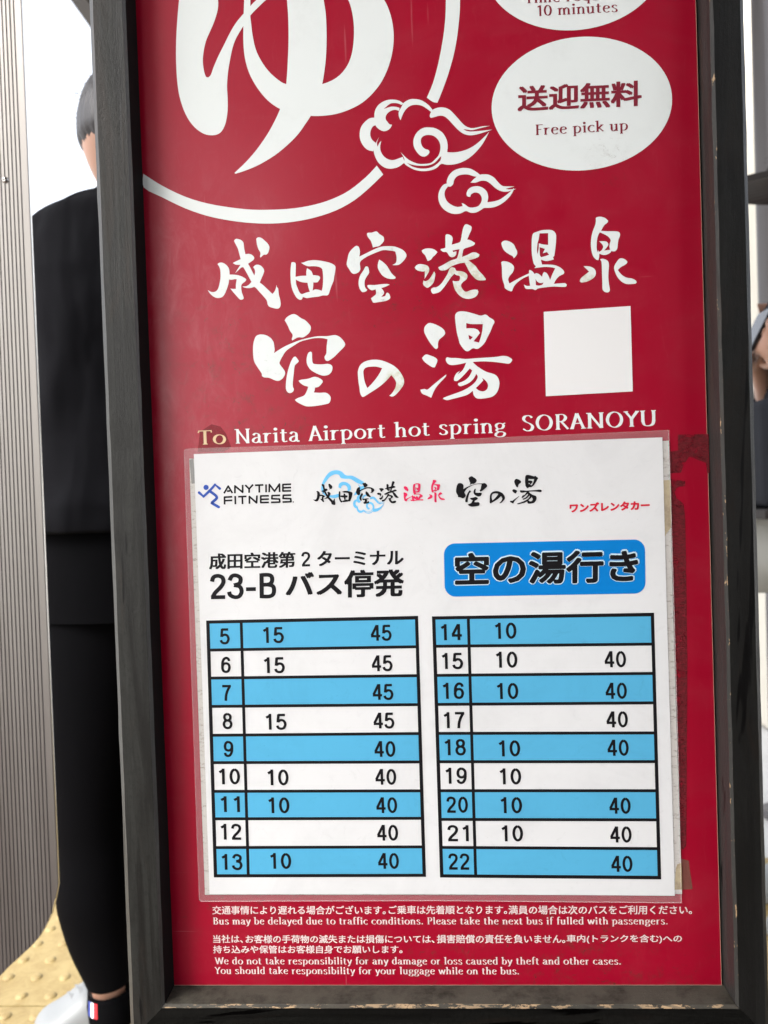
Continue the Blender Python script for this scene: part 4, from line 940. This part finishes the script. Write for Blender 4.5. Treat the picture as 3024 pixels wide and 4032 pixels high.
M_sock = mat('black_sock', (.003, .003, .0035), .95, spec=.03)
M_hair = mat('grey_black_hair', (.028, .025, .027), .5)
bump(M_hair, noise(M_hair, 160, 3, .6, stretch=(1, 1, .12)), .5, .004)
M_eye = mat('eye_dark', (.02, .015, .012), .2); M_lip = mat('lips', (.45, .17, .14), .5)

def head(parent, c, yaw, m_hair, s=1.0, low=-.30):
    """a head facing -y, turned by yaw; c is its centre"""
    rot = Matrix.Rotation(yaw, 3, 'Z'); c = Vector(c)
    def fn(p):
        x_, y_, z_ = p
        w = 1 - .30 * max(0, -z_) ** 1.6                        # jaw narrows
        y2 = y_ * (1 - .12 * max(0, -z_)) + (.04 if y_ > 0 else 0)
        x2 = x_ * w
        if y_ < 0:
            y2 += -.10 * math.exp(-((x_ / .16) ** 2 + ((z_ + .12) / .20) ** 2))   # nose
            y2 += .05 * math.exp(-(((abs(x_) - .36) / .16) ** 2 + ((z_ - .06) / .12) ** 2))  # sockets
            y2 += -.04 * math.exp(-((x_ / .25) ** 2 + ((z_ + .50) / .08) ** 2))   # lips
            y2 += -.05 * math.exp(-((x_ / .3) ** 2 + ((z_ + .86) / .16) ** 2))    # chin
        return rot @ Vector((x2, y2, z_))
    mb = MB(); ellipsoid(mb, c, (.076 * s, .094 * s, .118 * s), 40, 36, fn)
    def world(x_, y_, z_): return c + rot @ Vector((x_ * .076 * s, y_ * .094 * s, z_ * .118 * s))
    for sx_ in (-1, 1):
        e = world(sx_ * .97, .10, -.08); ellipsoid(mb, e, (1, 1, 1), 14, 10, lambda p: rot @ Vector((p.x * .007, p.y * .017, p.z * .030)))
    hd = mb.build('head', M_skin, parent, smooth=True)
    def surf(x_, z_):
        p = fn(Vector((x_, -math.sqrt(max(0, 1 - x_ * x_ - z_ * z_)), z_)))
        return c + Vector((p.x * .076 * s, p.y * .094 * s, p.z * .118 * s))
    for sx_ in (-1, 1):
        mb = MB(); ellipsoid(mb, surf(sx_ * .36, .06) + rot @ Vector((0, .004, 0)), (.012, .007, .006), 12, 8, lambda p: rot @ p)
        mb.build('eye', M_eye, hd, smooth=True)
    mb = MB(); ellipsoid(mb, surf(0, -.50) + rot @ Vector((0, .005, 0)), (.022, .008, .006), 14, 8, lambda p: rot @ p); mb.build('lips', M_lip, hd, smooth=True)
    def hf(p):                                                   # hair: follows the skull, thins out to the hairline
        x_, y_, z_ = p
        fr = min(1, max(0, (-y_ - .15) / .45)); zl = low + (.52 - low) * fr + .10 * mnoise.noise(Vector((x_ * 3, y_ * 3, 2.))) + .05 * mnoise.noise(Vector((x_ * 14, y_ * 14, 5.)))
        k_ = min(1, max(0, (z_ - zl) / .28 + .35)); k_ = k_ * k_ * (3 - 2 * k_)
        az_ = math.atan2(y_, x_)
        th = -.05 + k_ * (.115 + .014 * math.sin(37 * az_ + 5 * z_) + .01 * math.sin(83 * az_ - 9 * z_))
        q_ = fn(p) if y_ > -.3 or z_ < .3 else rot @ Vector((x_, y_, z_))
        return q_ * (1 + th)
    mb = MB(); ellipsoid(mb, c, (.076 * s, .094 * s, .118 * s), 120, 40, hf)
    mb.build('hair', m_hair, hd, smooth=True)
    mb = MB()                                                    # loose strands round the crown
    for k in range(70):
        a_ = random.uniform(-math.pi, math.pi); z_ = random.uniform(.35, .95); r_ = math.sqrt(1 - z_ * z_)
        p0 = c + rot @ Vector((.080 * s * r_ * math.cos(a_), .098 * s * r_ * math.sin(a_), .122 * s * z_))
        d_ = (p0 - c).normalized(); t_ = Vector((random.uniform(-1, 1), random.uniform(-1, 1), random.uniform(-1, .3)))
        pts = [p0 - d_ * .006, p0 + d_ * .008 + t_ * .004, p0 + d_ * .014 + t_ * .014, p0 + d_ * .010 + t_ * .026]
        for u_, v_ in zip(pts, pts[1:]):
            w = (v_ - u_).cross(Vector((0, 1, 0))).normalized() * .0005
            mb.add([u_ - w, u_ + w, v_ + w * .7, v_ - w * .7], [(0, 1, 2, 3)])
    st_ = mb.build('loose_hair', m_hair, hd); st_['kind'] = 'stuff'
    return hd

def shoe(name, heel, toe, parent, m_, hs_=1.):
    heel = Vector(heel); toe = Vector(toe); d = (toe - heel); Ln = d.length; d.normalize(); sd_ = Vector((-d.y, d.x, 0))
    #        t,    half width, height, centre height
    secs = [(0.0, .026, .050), (.04, .040, .066), (.14, .049, .070), (.28, .051, .072), (.42, .050, .084), (.52, .048, .080), (.64, .047, .064), (.76, .048, .054), (.88, .043, .048), (.96, .031, .038), (1.0, .014, .024)]
    secs = [(a_, b_, c_ * hs_) for a_, b_, c_ in secs]
    v = []; fcs = []; seg = 20
    for t, hw, hh in secs:
        c_ = heel + d * Ln * t
        for k in range(seg):
            a = 2 * math.pi * k / seg; cx_ = math.cos(a); sz_ = math.sin(a)
            z_ = .020 + (hh - .020) * max(0, sz_) ** .8 if sz_ > 0 else .020 * (1 + max(-1, sz_ * 1.6))
            v.append(c_ + sd_ * hw * (abs(cx_) ** .7) * (1 if cx_ > 0 else -1) + Vector((0, 0, z_)))
    for i in range(len(secs) - 1):
        for k in range(seg): fcs.append((i * seg + k, i * seg + (k + 1) % seg, (i + 1) * seg + (k + 1) % seg, (i + 1) * seg + k))
    fcs += [tuple(range(seg)), tuple(range((len(secs) - 1) * seg, len(secs) * seg))]
    o = link(name, v, fcs, m_, parent, smooth=True)
    bm = bmesh.new(); bm.from_mesh(o.data); bmesh.ops.recalc_face_normals(bm, faces=bm.faces); bm.to_mesh(o.data); bm.free()
    sb = o.modifiers.new('u', 'SUBSURF'); sb.levels = 2; sb.render_levels = 2
    # sole rim, laces, toe seam
    mb = MB()
    ring = []
    for t, hw, hh in secs: ring.append(heel + d * Ln * t + sd_ * (hw + .004))
    for t, hw, hh in reversed(secs): ring.append(heel + d * Ln * t - sd_ * (hw + .004))
    n_ = len(ring)
    mb.add([tuple(p + Vector((0, 0, z_))) for z_ in (0.001, .018) for p in ring], [(i, (i + 1) % n_, n_ + (i + 1) % n_, n_ + i) for i in range(n_)] + [tuple(reversed(range(n_))), tuple(range(n_, 2 * n_))])
    sl_ = mb.build('sole', M_sole, o); bevel(sl_, .003)
    mb = MB()
    for k in range(4):
        t = .34 + k * .085; hh = np.interp(t, [s_[0] for s_ in secs], [s_[2] for s_ in secs])
        c_ = heel + d * Ln * t + Vector((0, 0, hh + .001))
        a = c_ + sd_ * .020 - d * .006 - Vector((0, 0, .006)); b = c_ - sd_ * .020 + d * .006 - Vector((0, 0, .006))
        for (p, q_) in ((a, c_), (c_, b)):
            w = d * .003; u_ = Vector((0, 0, .003))
            mb.add([p - w, p + w, q_ + w + u_, q_ - w + u_], [(0, 1, 2, 3)])
    lc = mb.build('laces', M_shoe, o)
    return o

def hand(parent, wrist, dirv, palm_n, m_, curl=.5, s=1.0):
    """palm plus four fingers and a thumb, each its own tapering chain rooted in the palm"""
    wrist = Vector(wrist); d = Vector(dirv).normalized(); n_ = Vector(palm_n).normalized(); sd_ = d.cross(n_).normalized()
    pts = [wrist - d * .02, wrist, wrist + d * .045 * s, wrist + d * .075 * s]; rad = [.025 * s, (.026 * s), (.034 * s), (.030 * s)]
    edges = [(0, 1), (1, 2), (2, 3)]
    for k, (o_, ln) in enumerate(((.030, .068), (.010, .078), (-.010, .072), (-.029, .056))):
        base = wrist + d * .080 * s + sd_ * o_ * s; a = 3; p = base; ang = .15
        idx = len(pts); pts.append(base); rad.append(.0095 * s); edges.append((3, idx)); last = idx
        for j, fr in enumerate((.45, .32, .23)):
            ang += curl * (.7 + .12 * j)
            dv = (d * math.cos(ang) + n_ * math.sin(ang))
            p = p + dv * ln * s * fr; pts.append(p.copy()); rad.append((.0088 - .0011 * j) * s); edges.append((last, len(pts) - 1)); last = len(pts) - 1
    p = wrist + d * .03 * s + sd_ * .026 * s; pts.append(p); rad.append(.012 * s); edges.append((2, len(pts) - 1)); last = len(pts) - 1
    for dv, ln in ((d * .6 + sd_ * .8 + n_ * .3, .035), (d * .85 + sd_ * .3 + n_ * .5, .03)):
        p = p + dv.normalized() * ln * s; pts.append(p.copy()); rad.append(.0095 * s); edges.append((last, len(pts) - 1)); last = len(pts) - 1
    return pts, rad, edges
def body(parent, J, m_, handspec=()):
    """one continuous skinned figure; J maps joint -> (point, radius)"""
    names = list(J); idx = {k: i for i, k in enumerate(names)}
    pts = [J[k][0] for k in names]; rad = [J[k][1] for k in names]
    E_ = [('pelvis', 'belly'), ('belly', 'chest'), ('chest', 'neck0'), ('neck0', 'neck1')]
    for s in 'LR':
        E_ += [('chest', 'sh' + s), ('sh' + s, 'el' + s), ('el' + s, 'wr' + s), ('pelvis', 'hip' + s), ('hip' + s, 'kn' + s), ('kn' + s, 'ca' + s), ('ca' + s, 'an' + s), ('an' + s, 'he' + s), ('he' + s, 'to' + s)]
    edges = [(idx[a], idx[b]) for a, b in E_]
    for s, dv, nv, cu in handspec:
        hp, hr, he = hand(parent, J['wr' + s][0], dv, nv, m_, cu)
        b0 = len(pts) - 2; base = len(pts)
        # skip the two wrist points, join the palm to the wrist joint
        pts += hp[2:]; rad += hr[2:]
        for a, b in he:
            if b < 2: continue
            if a < 2: edges.append((idx['wr' + s], b - 2 + base)); continue
            edges.append((a - 2 + base, b - 2 + base))
    return skin('body', pts, edges, rad, m_, parent, root=0, sub=1)

# --- person at the left, all in black, one foot stepping towards the camera
YL = .745
def q3(px, py, y=YL): return P(px, py, y)
p1 = empty('person', (q3(480, 2000).x, YL, 0), 'person in black long sleeves, black leggings and white sneakers half hidden by the sign', 'person')
J = {
 'pelvis': (q3(500, 2260), .095), 'belly': (q3(490, 1850), (.10, .075)), 'chest': (q3(480, 1250), (.115, .075)), 'neck0': (q3(478, 860), .060), 'neck1': (q3(475, 700), .052),
 'shL': (q3(240, 990), .045), 'elL': (q3(110, 1560), .038), 'wrL': (q3(90, 2060), .027),
 'shR': (q3(745, 960), .062), 'elR': (q3(850, 1560), .045), 'wrR': (q3(800, 2060), .030),
 'hipL': (q3(400, 2400), .075), 'knL': (q3(357, 3060), .052), 'caL': (q3(368, 3420), .048), 'anL': (q3(430, 3880, .755), .033), 'heL': (q3(440, 4020, .775), .028), 'toL': (q3(330, 4050, .76), .022),
 'hipR': (q3(700, 2400), .075), 'knR': (q3(690, 3060), .052), 'caR': (q3(700, 3420), .048), 'anR': (q3(730, 3860, .80), .034), 'heR': (q3(735, 3980, .82), .034), 'toR': (q3(720, 4030, .76), .024)}
body(p1, J, M_skin, (('L', (0, -.1, -1), (.3, -1, 0), .35), ('R', (0, -.1, -1), (-.3, -1, 0), .35)))
head(p1, q3(506, 556), R(84), M_hair, low=-.22)
# clothes: their own skins a little outside the body
K = lambda k, g: (J[k][0], tuple(a + g for a in J[k][1]) if isinstance(J[k][1], tuple) else J[k][1] + g)
def garment(name, keys, edges, m_, grow, extra=None):
    ks = [extra[k] if extra and k in extra else K(k, grow) for k in keys]
    return skin(name, [k[0] for k in ks], [(keys.index(a), keys.index(b)) for a, b in edges], [k[1] for k in ks], m_, p1, sub=2)
def loft(name, secs, m_, ratio=.62, y=YL, seg=36, sub=1, close=False, fold=0.):
    """tube through rings given as (py, centre px, half width px[, depth ratio])"""
    v = []; fcs = []
    if fold:
        full = [tuple(q_) + (ratio,) * (4 - len(q_)) for q_ in secs]; secs = []
        for a_, b_ in zip(full, full[1:]):
            n_ = max(1, int((b_[0] - a_[0]) / 22)); secs += [tuple(u_ + (w_ - u_) * k / n_ for u_, w_ in zip(a_, b_)) for k in range(n_)]
        secs.append(full[-1])
    for sc_ in secs:
        py, cx_, hw = sc_[:3]; rt = sc_[3] if len(sc_) > 3 else ratio; yy = sc_[4] if len(sc_) > 4 else y
        c_ = P(cx_, py, yy); w = (P(cx_ + hw, py, yy) - c_).x
        for k in range(seg):
            a_ = 2 * math.pi * k / seg
            g_ = 1.
            if fold and py > 860:
                nv = mnoise.noise(Vector((a_ * 2.6 + py * .0022, py * .0042, 3.1))) + .5 * mnoise.noise(Vector((a_ * 6 - py * .004, py * .006, 9.)))
                g_ += fold * nv * min(1, (py - 860) / 120)
            v.append((c_.x + w * g_ * math.cos(a_), c_.y + w * g_ * rt * math.sin(a_), c_.z))
    n_ = len(secs)
    for i in range(n_ - 1):
        for k in range(seg): fcs.append((i * seg + (k + 1) % seg, i * seg + k, (i + 1) * seg + k, (i + 1) * seg + (k + 1) % seg))
    if close: fcs.append(tuple(range(seg)))
    o = link(name, v, fcs, m_, p1, smooth=True)
    sb = o.modifiers.new('u', 'SUBSURF'); sb.levels = sub; sb.render_levels = sub
    return o
sh_ = loft('shirt', [(752, 474, 88, 1.), (770, 474, 108, .95), (784, 474, 150, .8), (793, 474, 205, .7), (816, 474, 240, .65), (832, 474, 290, .6), (852, 474, 330, .58), (884, 472, 364, .56), (960, 470, 396, .56), (1100, 468, 405), (1300, 468, 398), (1500, 470, 385), (1720, 470, 372), (1900, 470, 378, .66), (1985, 470, 386, .68), (2000, 470, 384, .68), (2074, 470, 390, .68), (2086, 470, 388, .68), (2088, 470, 372, .66)], M_shirt, sub=1, seg=72, fold=.085)
for sgn in ('L', 'R'):
    skin('sleeve', [J['sh' + sgn][0], J['el' + sgn][0], J['wr' + sgn][0] + Vector((0, 0, .03))], [(0, 1), (1, 2)], [.070, .056, .042], M_shirt, p1, sub=2)
LEGL = [(2350, 400, 262, .75), (2700, 372, 205, .9), (3100, 357, 150, 1), (3250, 354, 138, 1), (3333, 368, 130, 1), (3453, 367, 138, 1), (3544, 371, 139, 1), (3616, 380, 128, 1), (3695, 392, 118, 1), (3761, 408, 107, 1), (3815, 420, 94, 1), (3852, 427, 84, 1), (3864, 428, 82, 1), (3864, 428, 76, 1)]
loft('leggings', [(2040, 470, 350), (2200, 470, 370), (2420, 470, 360)], M_leg)
loft('leggings_leg', LEGL, M_leg, sub=2)
loft('leggings_leg', [(a_, b_ + 330, c_, d_) for a_, b_, c_, d_ in LEGL], M_leg)
for (an, he, to, nm) in ((q3(432, 3905, .757), None, None, 'L'), (q3(733, 3905, .80), None, None, 'R')):
    mb = MB(); seg = 22; v = []
    for z_, r in ((.020, .040), (.040, .042), (.060, .0425), (.075, .041), (.083, .0405), (.084, .038)):
        v += [(an.x + r * math.cos(t), an.y + .006 + r * 1.1 * math.sin(t), z_) for t in [2 * math.pi * k / seg for k in range(seg)]]
    mb.add(v, [(i * seg + k, i * seg + (k + 1) % seg, (i + 1) * seg + (k + 1) % seg, (i + 1) * seg + k) for i in range(5) for k in range(seg)])
    sk = mb.build('sock', M_sock, p1, smooth=True)
    if nm == 'L':
        for k, cc in enumerate(((.03, .05, .25), (.7, .72, .8), (.55, .02, .03))):
            mb = MB(); v = []
            a0 = R(-131 + 11 * k); a1 = R(-121 + 11 * k)
            for z_, r in ((.052, .0432), (.079, .0418)):
                for j in range(4):
                    a = a0 + (a1 - a0) * j / 3; v.append((an.x + r * math.cos(a), an.y + .006 + r * 1.1 * math.sin(a), z_))
            mb.add(v, [(j, j + 1, 5 + j, 4 + j) for j in range(3)])
            mb.build('stripe', mat('sock_stripe_%d' % k, cc, .8), sk)
def on_ground(px, y):
    p = P(px, 4000, y); return Vector((p.x, y, 0))
hl = on_ground(505, .805); tip = on_ground(128, .735)
shoe('shoe', tuple(hl), tuple(tip), p1, M_shoe, .92)
h2 = on_ground(860, .83); shoe('shoe', tuple(h2), (h2.x - .12, h2.y - .22, 0), p1, M_shoe)

# grey pole behind the person at the right edge
q = P(3022, 900, 1.7)
mb = MB(); seg = 20
for (r, z0_, z1_) in ((.030, .012, 2.9), (.055, -.011, .012)):
    v = [(q.x + r * math.cos(t), 1.7 + r * math.sin(t), z_) for z_ in (z0_, z1_) for t in [2 * math.pi * k / seg for k in range(seg)]]
    mb.add(v, [(k, (k + 1) % seg, seg + (k + 1) % seg, seg + k) for k in range(seg)] + [tuple(range(seg, 2 * seg))])
pl_ = mb.build('pole', mat('grey_pole_paint', (.10, .095, .10), .5)); pl_['label'] = 'grey metal pole between the cap and the hands at the right edge'; pl_['category'] = 'pole'

# --- person at the right edge, holding a phone
YRR = 1.15
def q4(px, py, y=YRR): return P(px, py, y)
c0 = q4(3260, 1500)
p2 = empty('person', (c0.x, YRR, 0), 'person in a dark cap and grey jacket holding a phone at the right edge', 'person')
M_jack = cloth('grey_jacket_cloth', (.022, .022, .026), (1, 1, .4), .5); M_trous = cloth('light_trousers_cloth', (.28, .28, .26), k=.3)
M_cap = mat('dark_cap', (.018, .014, .013), .8)
hz = 1.62
X0 = c0.x
J2 = {'pelvis': ((X0, YRR, .92), .13), 'belly': ((X0, YRR, 1.08), (.12, .10)), 'chest': ((X0, YRR, 1.28), (.15, .11)), 'neck0': ((X0, YRR, 1.45), .058), 'neck1': ((X0 - .01, YRR, 1.52), .05),
 'shL': ((X0, YRR - .19, 1.38), .058), 'elL': ((X0 - .02, YRR - .22, 1.12), .043), 'wrL': ((X0 - .115, YRR - .08, 1.235), .028),
 'shR': ((X0, YRR + .19, 1.38), .058), 'elR': ((X0 - .02, YRR + .22, 1.12), .043), 'wrR': ((X0 - .105, YRR + .07, 1.21), .028)}
for s, o_ in (('L', -.09), ('R', .09)):
    J2.update({'hip' + s: ((X0, YRR + o_, .88), .09), 'kn' + s: ((X0 - .01, YRR + o_, .50), .062), 'ca' + s: ((X0, YRR + o_, .34), .054), 'an' + s: ((X0, YRR + o_, .09), .034), 'he' + s: ((X0 + .02, YRR + o_, .04), .03), 'to' + s: ((X0 - .12, YRR + o_, .03), .024)})
J2 = {k: (Vector(a), b) for k, (a, b) in J2.items()}
body(p2, J2, M_skin, (('L', (-.45, .5, .7), (.6, .4, .3), .75), ('R', (-.45, -.5, .7), (.6, -.4, .3), .75)))
hd2 = head(p2, (X0 - .02, YRR, hz), R(-90), M_hair)
mb = MB(); ellipsoid(mb, (X0 - .01, YRR, hz + .035), (.112, .095, .10), 30, 14, None, -.05, 1.)
v = []; n_ = 15
for z_ in (hz + .026, hz + .040):
    for r in (.085, .205):
        v += [(X0 - .02 - r * math.cos(a) * 1.0, YRR + (.085 if r < .1 else .098) * math.sin(a), z_ - (.012 if r > .1 else 0)) for a in [R(-90 + 180 * k / (n_ - 1)) for k in range(n_)]]
fcs = []
for lv in (0, 2):
    for k in range(n_ - 1):
        a = lv * n_ + k; fcs.append((a, a + 1, a + 1 + n_, a + n_))
fcs += [(n_ + k, n_ + k + 1, 3 * n_ + k + 1, 3 * n_ + k) for k in range(n_ - 1)]
mb.add(v, fcs); mb.build('cap', M_cap, p2, smooth=False)
def garment2(name, keys, edges, m_, grow, extra=None):
    def K2(k):
        a, b = J2[k]; return (a, tuple(q_ + grow for q_ in b) if isinstance(b, tuple) else b + grow)
    ks = [extra[k] if extra and k in extra else K2(k) for k in keys]
    return skin(name, [k[0] for k in ks], [(keys.index(a), keys.index(b)) for a, b in edges], [k[1] for k in ks], m_, p2, sub=2)
garment2('jacket', ['chest', 'belly', 'hem', 'neck0', 'shL', 'elL', 'cuL', 'shR', 'elR', 'cuR'], [('chest', 'belly'), ('belly', 'hem'), ('chest', 'neck0'), ('chest', 'shL'), ('shL', 'elL'), ('elL', 'cuL'), ('chest', 'shR'), ('shR', 'elR'), ('elR', 'cuR')], M_jack, .016,
         {'hem': (Vector((X0, YRR, .90)), .155), 'cuL': (J2['elL'][0].lerp(J2['wrL'][0], .82), .040), 'cuR': (J2['elR'][0].lerp(J2['wrR'][0], .82), .040)})
garment2('trousers', ['pelvis', 'hipL', 'knL', 'caL', 'anL', 'hipR', 'knR', 'caR', 'anR'], [('pelvis', 'hipL'), ('hipL', 'knL'), ('knL', 'caL'), ('caL', 'anL'), ('pelvis', 'hipR'), ('hipR', 'knR'), ('knR', 'caR'), ('caR', 'anR')], M_trous, .02)
for o_ in (-.09, .09): shoe('shoe', (X0 + .06, YRR + o_, 0), (X0 - .2, YRR + o_, 0), p2, M_shoe)
ph = empty('phone', (X0 - .185, YRR, 1.27), 'dark smartphone held up by the person at the right edge', 'phone')
a = MB().box(-.0045, .0045, -.036, .036, -.075, .075)
rot = Matrix.Rotation(R(28), 3, 'Y')
a.v = [tuple(rot @ Vector(p) + Vector((X0 - .165, YRR, 1.30))) for p in a.v]
bevel(a.build('phone_body', mat('phone_black', (.012, .011, .013), .25), ph), .003)
# shoulder bag hanging in front of the jacket
bgp = empty('shoulder_bag', (X0 - .12, YRR - .02, .85), 'dark grey shoulder bag hanging in front of the person at the right', 'bag')
M_bag = cloth('dark_bag_cloth', (.026, .028, .034), (1, 1, 1), .3)
a = MB().box(X0 - .215, X0 - .135, YRR - .17, YRR + .15, .93, 1.155).build('bag_body', M_bag, bgp); bevel(a, .022, 4)
bevel(MB().box(X0 - .219, X0 - .131, YRR - .175, YRR + .155, .905, .926).build('bag_base', M_cap, bgp), .004)
for s in (-1, 1):
    mb = MB()
    p_ = [Vector((X0 - .17, YRR + s * .14, 1.14)), Vector((X0 - .145, YRR + s * .15, 1.28)), Vector((X0 - .03, YRR + s * .12, 1.46))]
    for u_, w_ in zip(p_, p_[1:]):
        o_ = Vector((0, .012, 0)); t_ = Vector((.003, 0, .001))
        mb.add([u_ - o_, u_ + o_, w_ + o_, w_ - o_, u_ - o_ + t_, u_ + o_ + t_, w_ + o_ + t_, w_ - o_ + t_], [(0, 1, 2, 3), (7, 6, 5, 4), (0, 4, 5, 1), (3, 2, 6, 7), (0, 3, 7, 4), (1, 5, 6, 2)])
    mb.build('strap', M_cap, bgp)
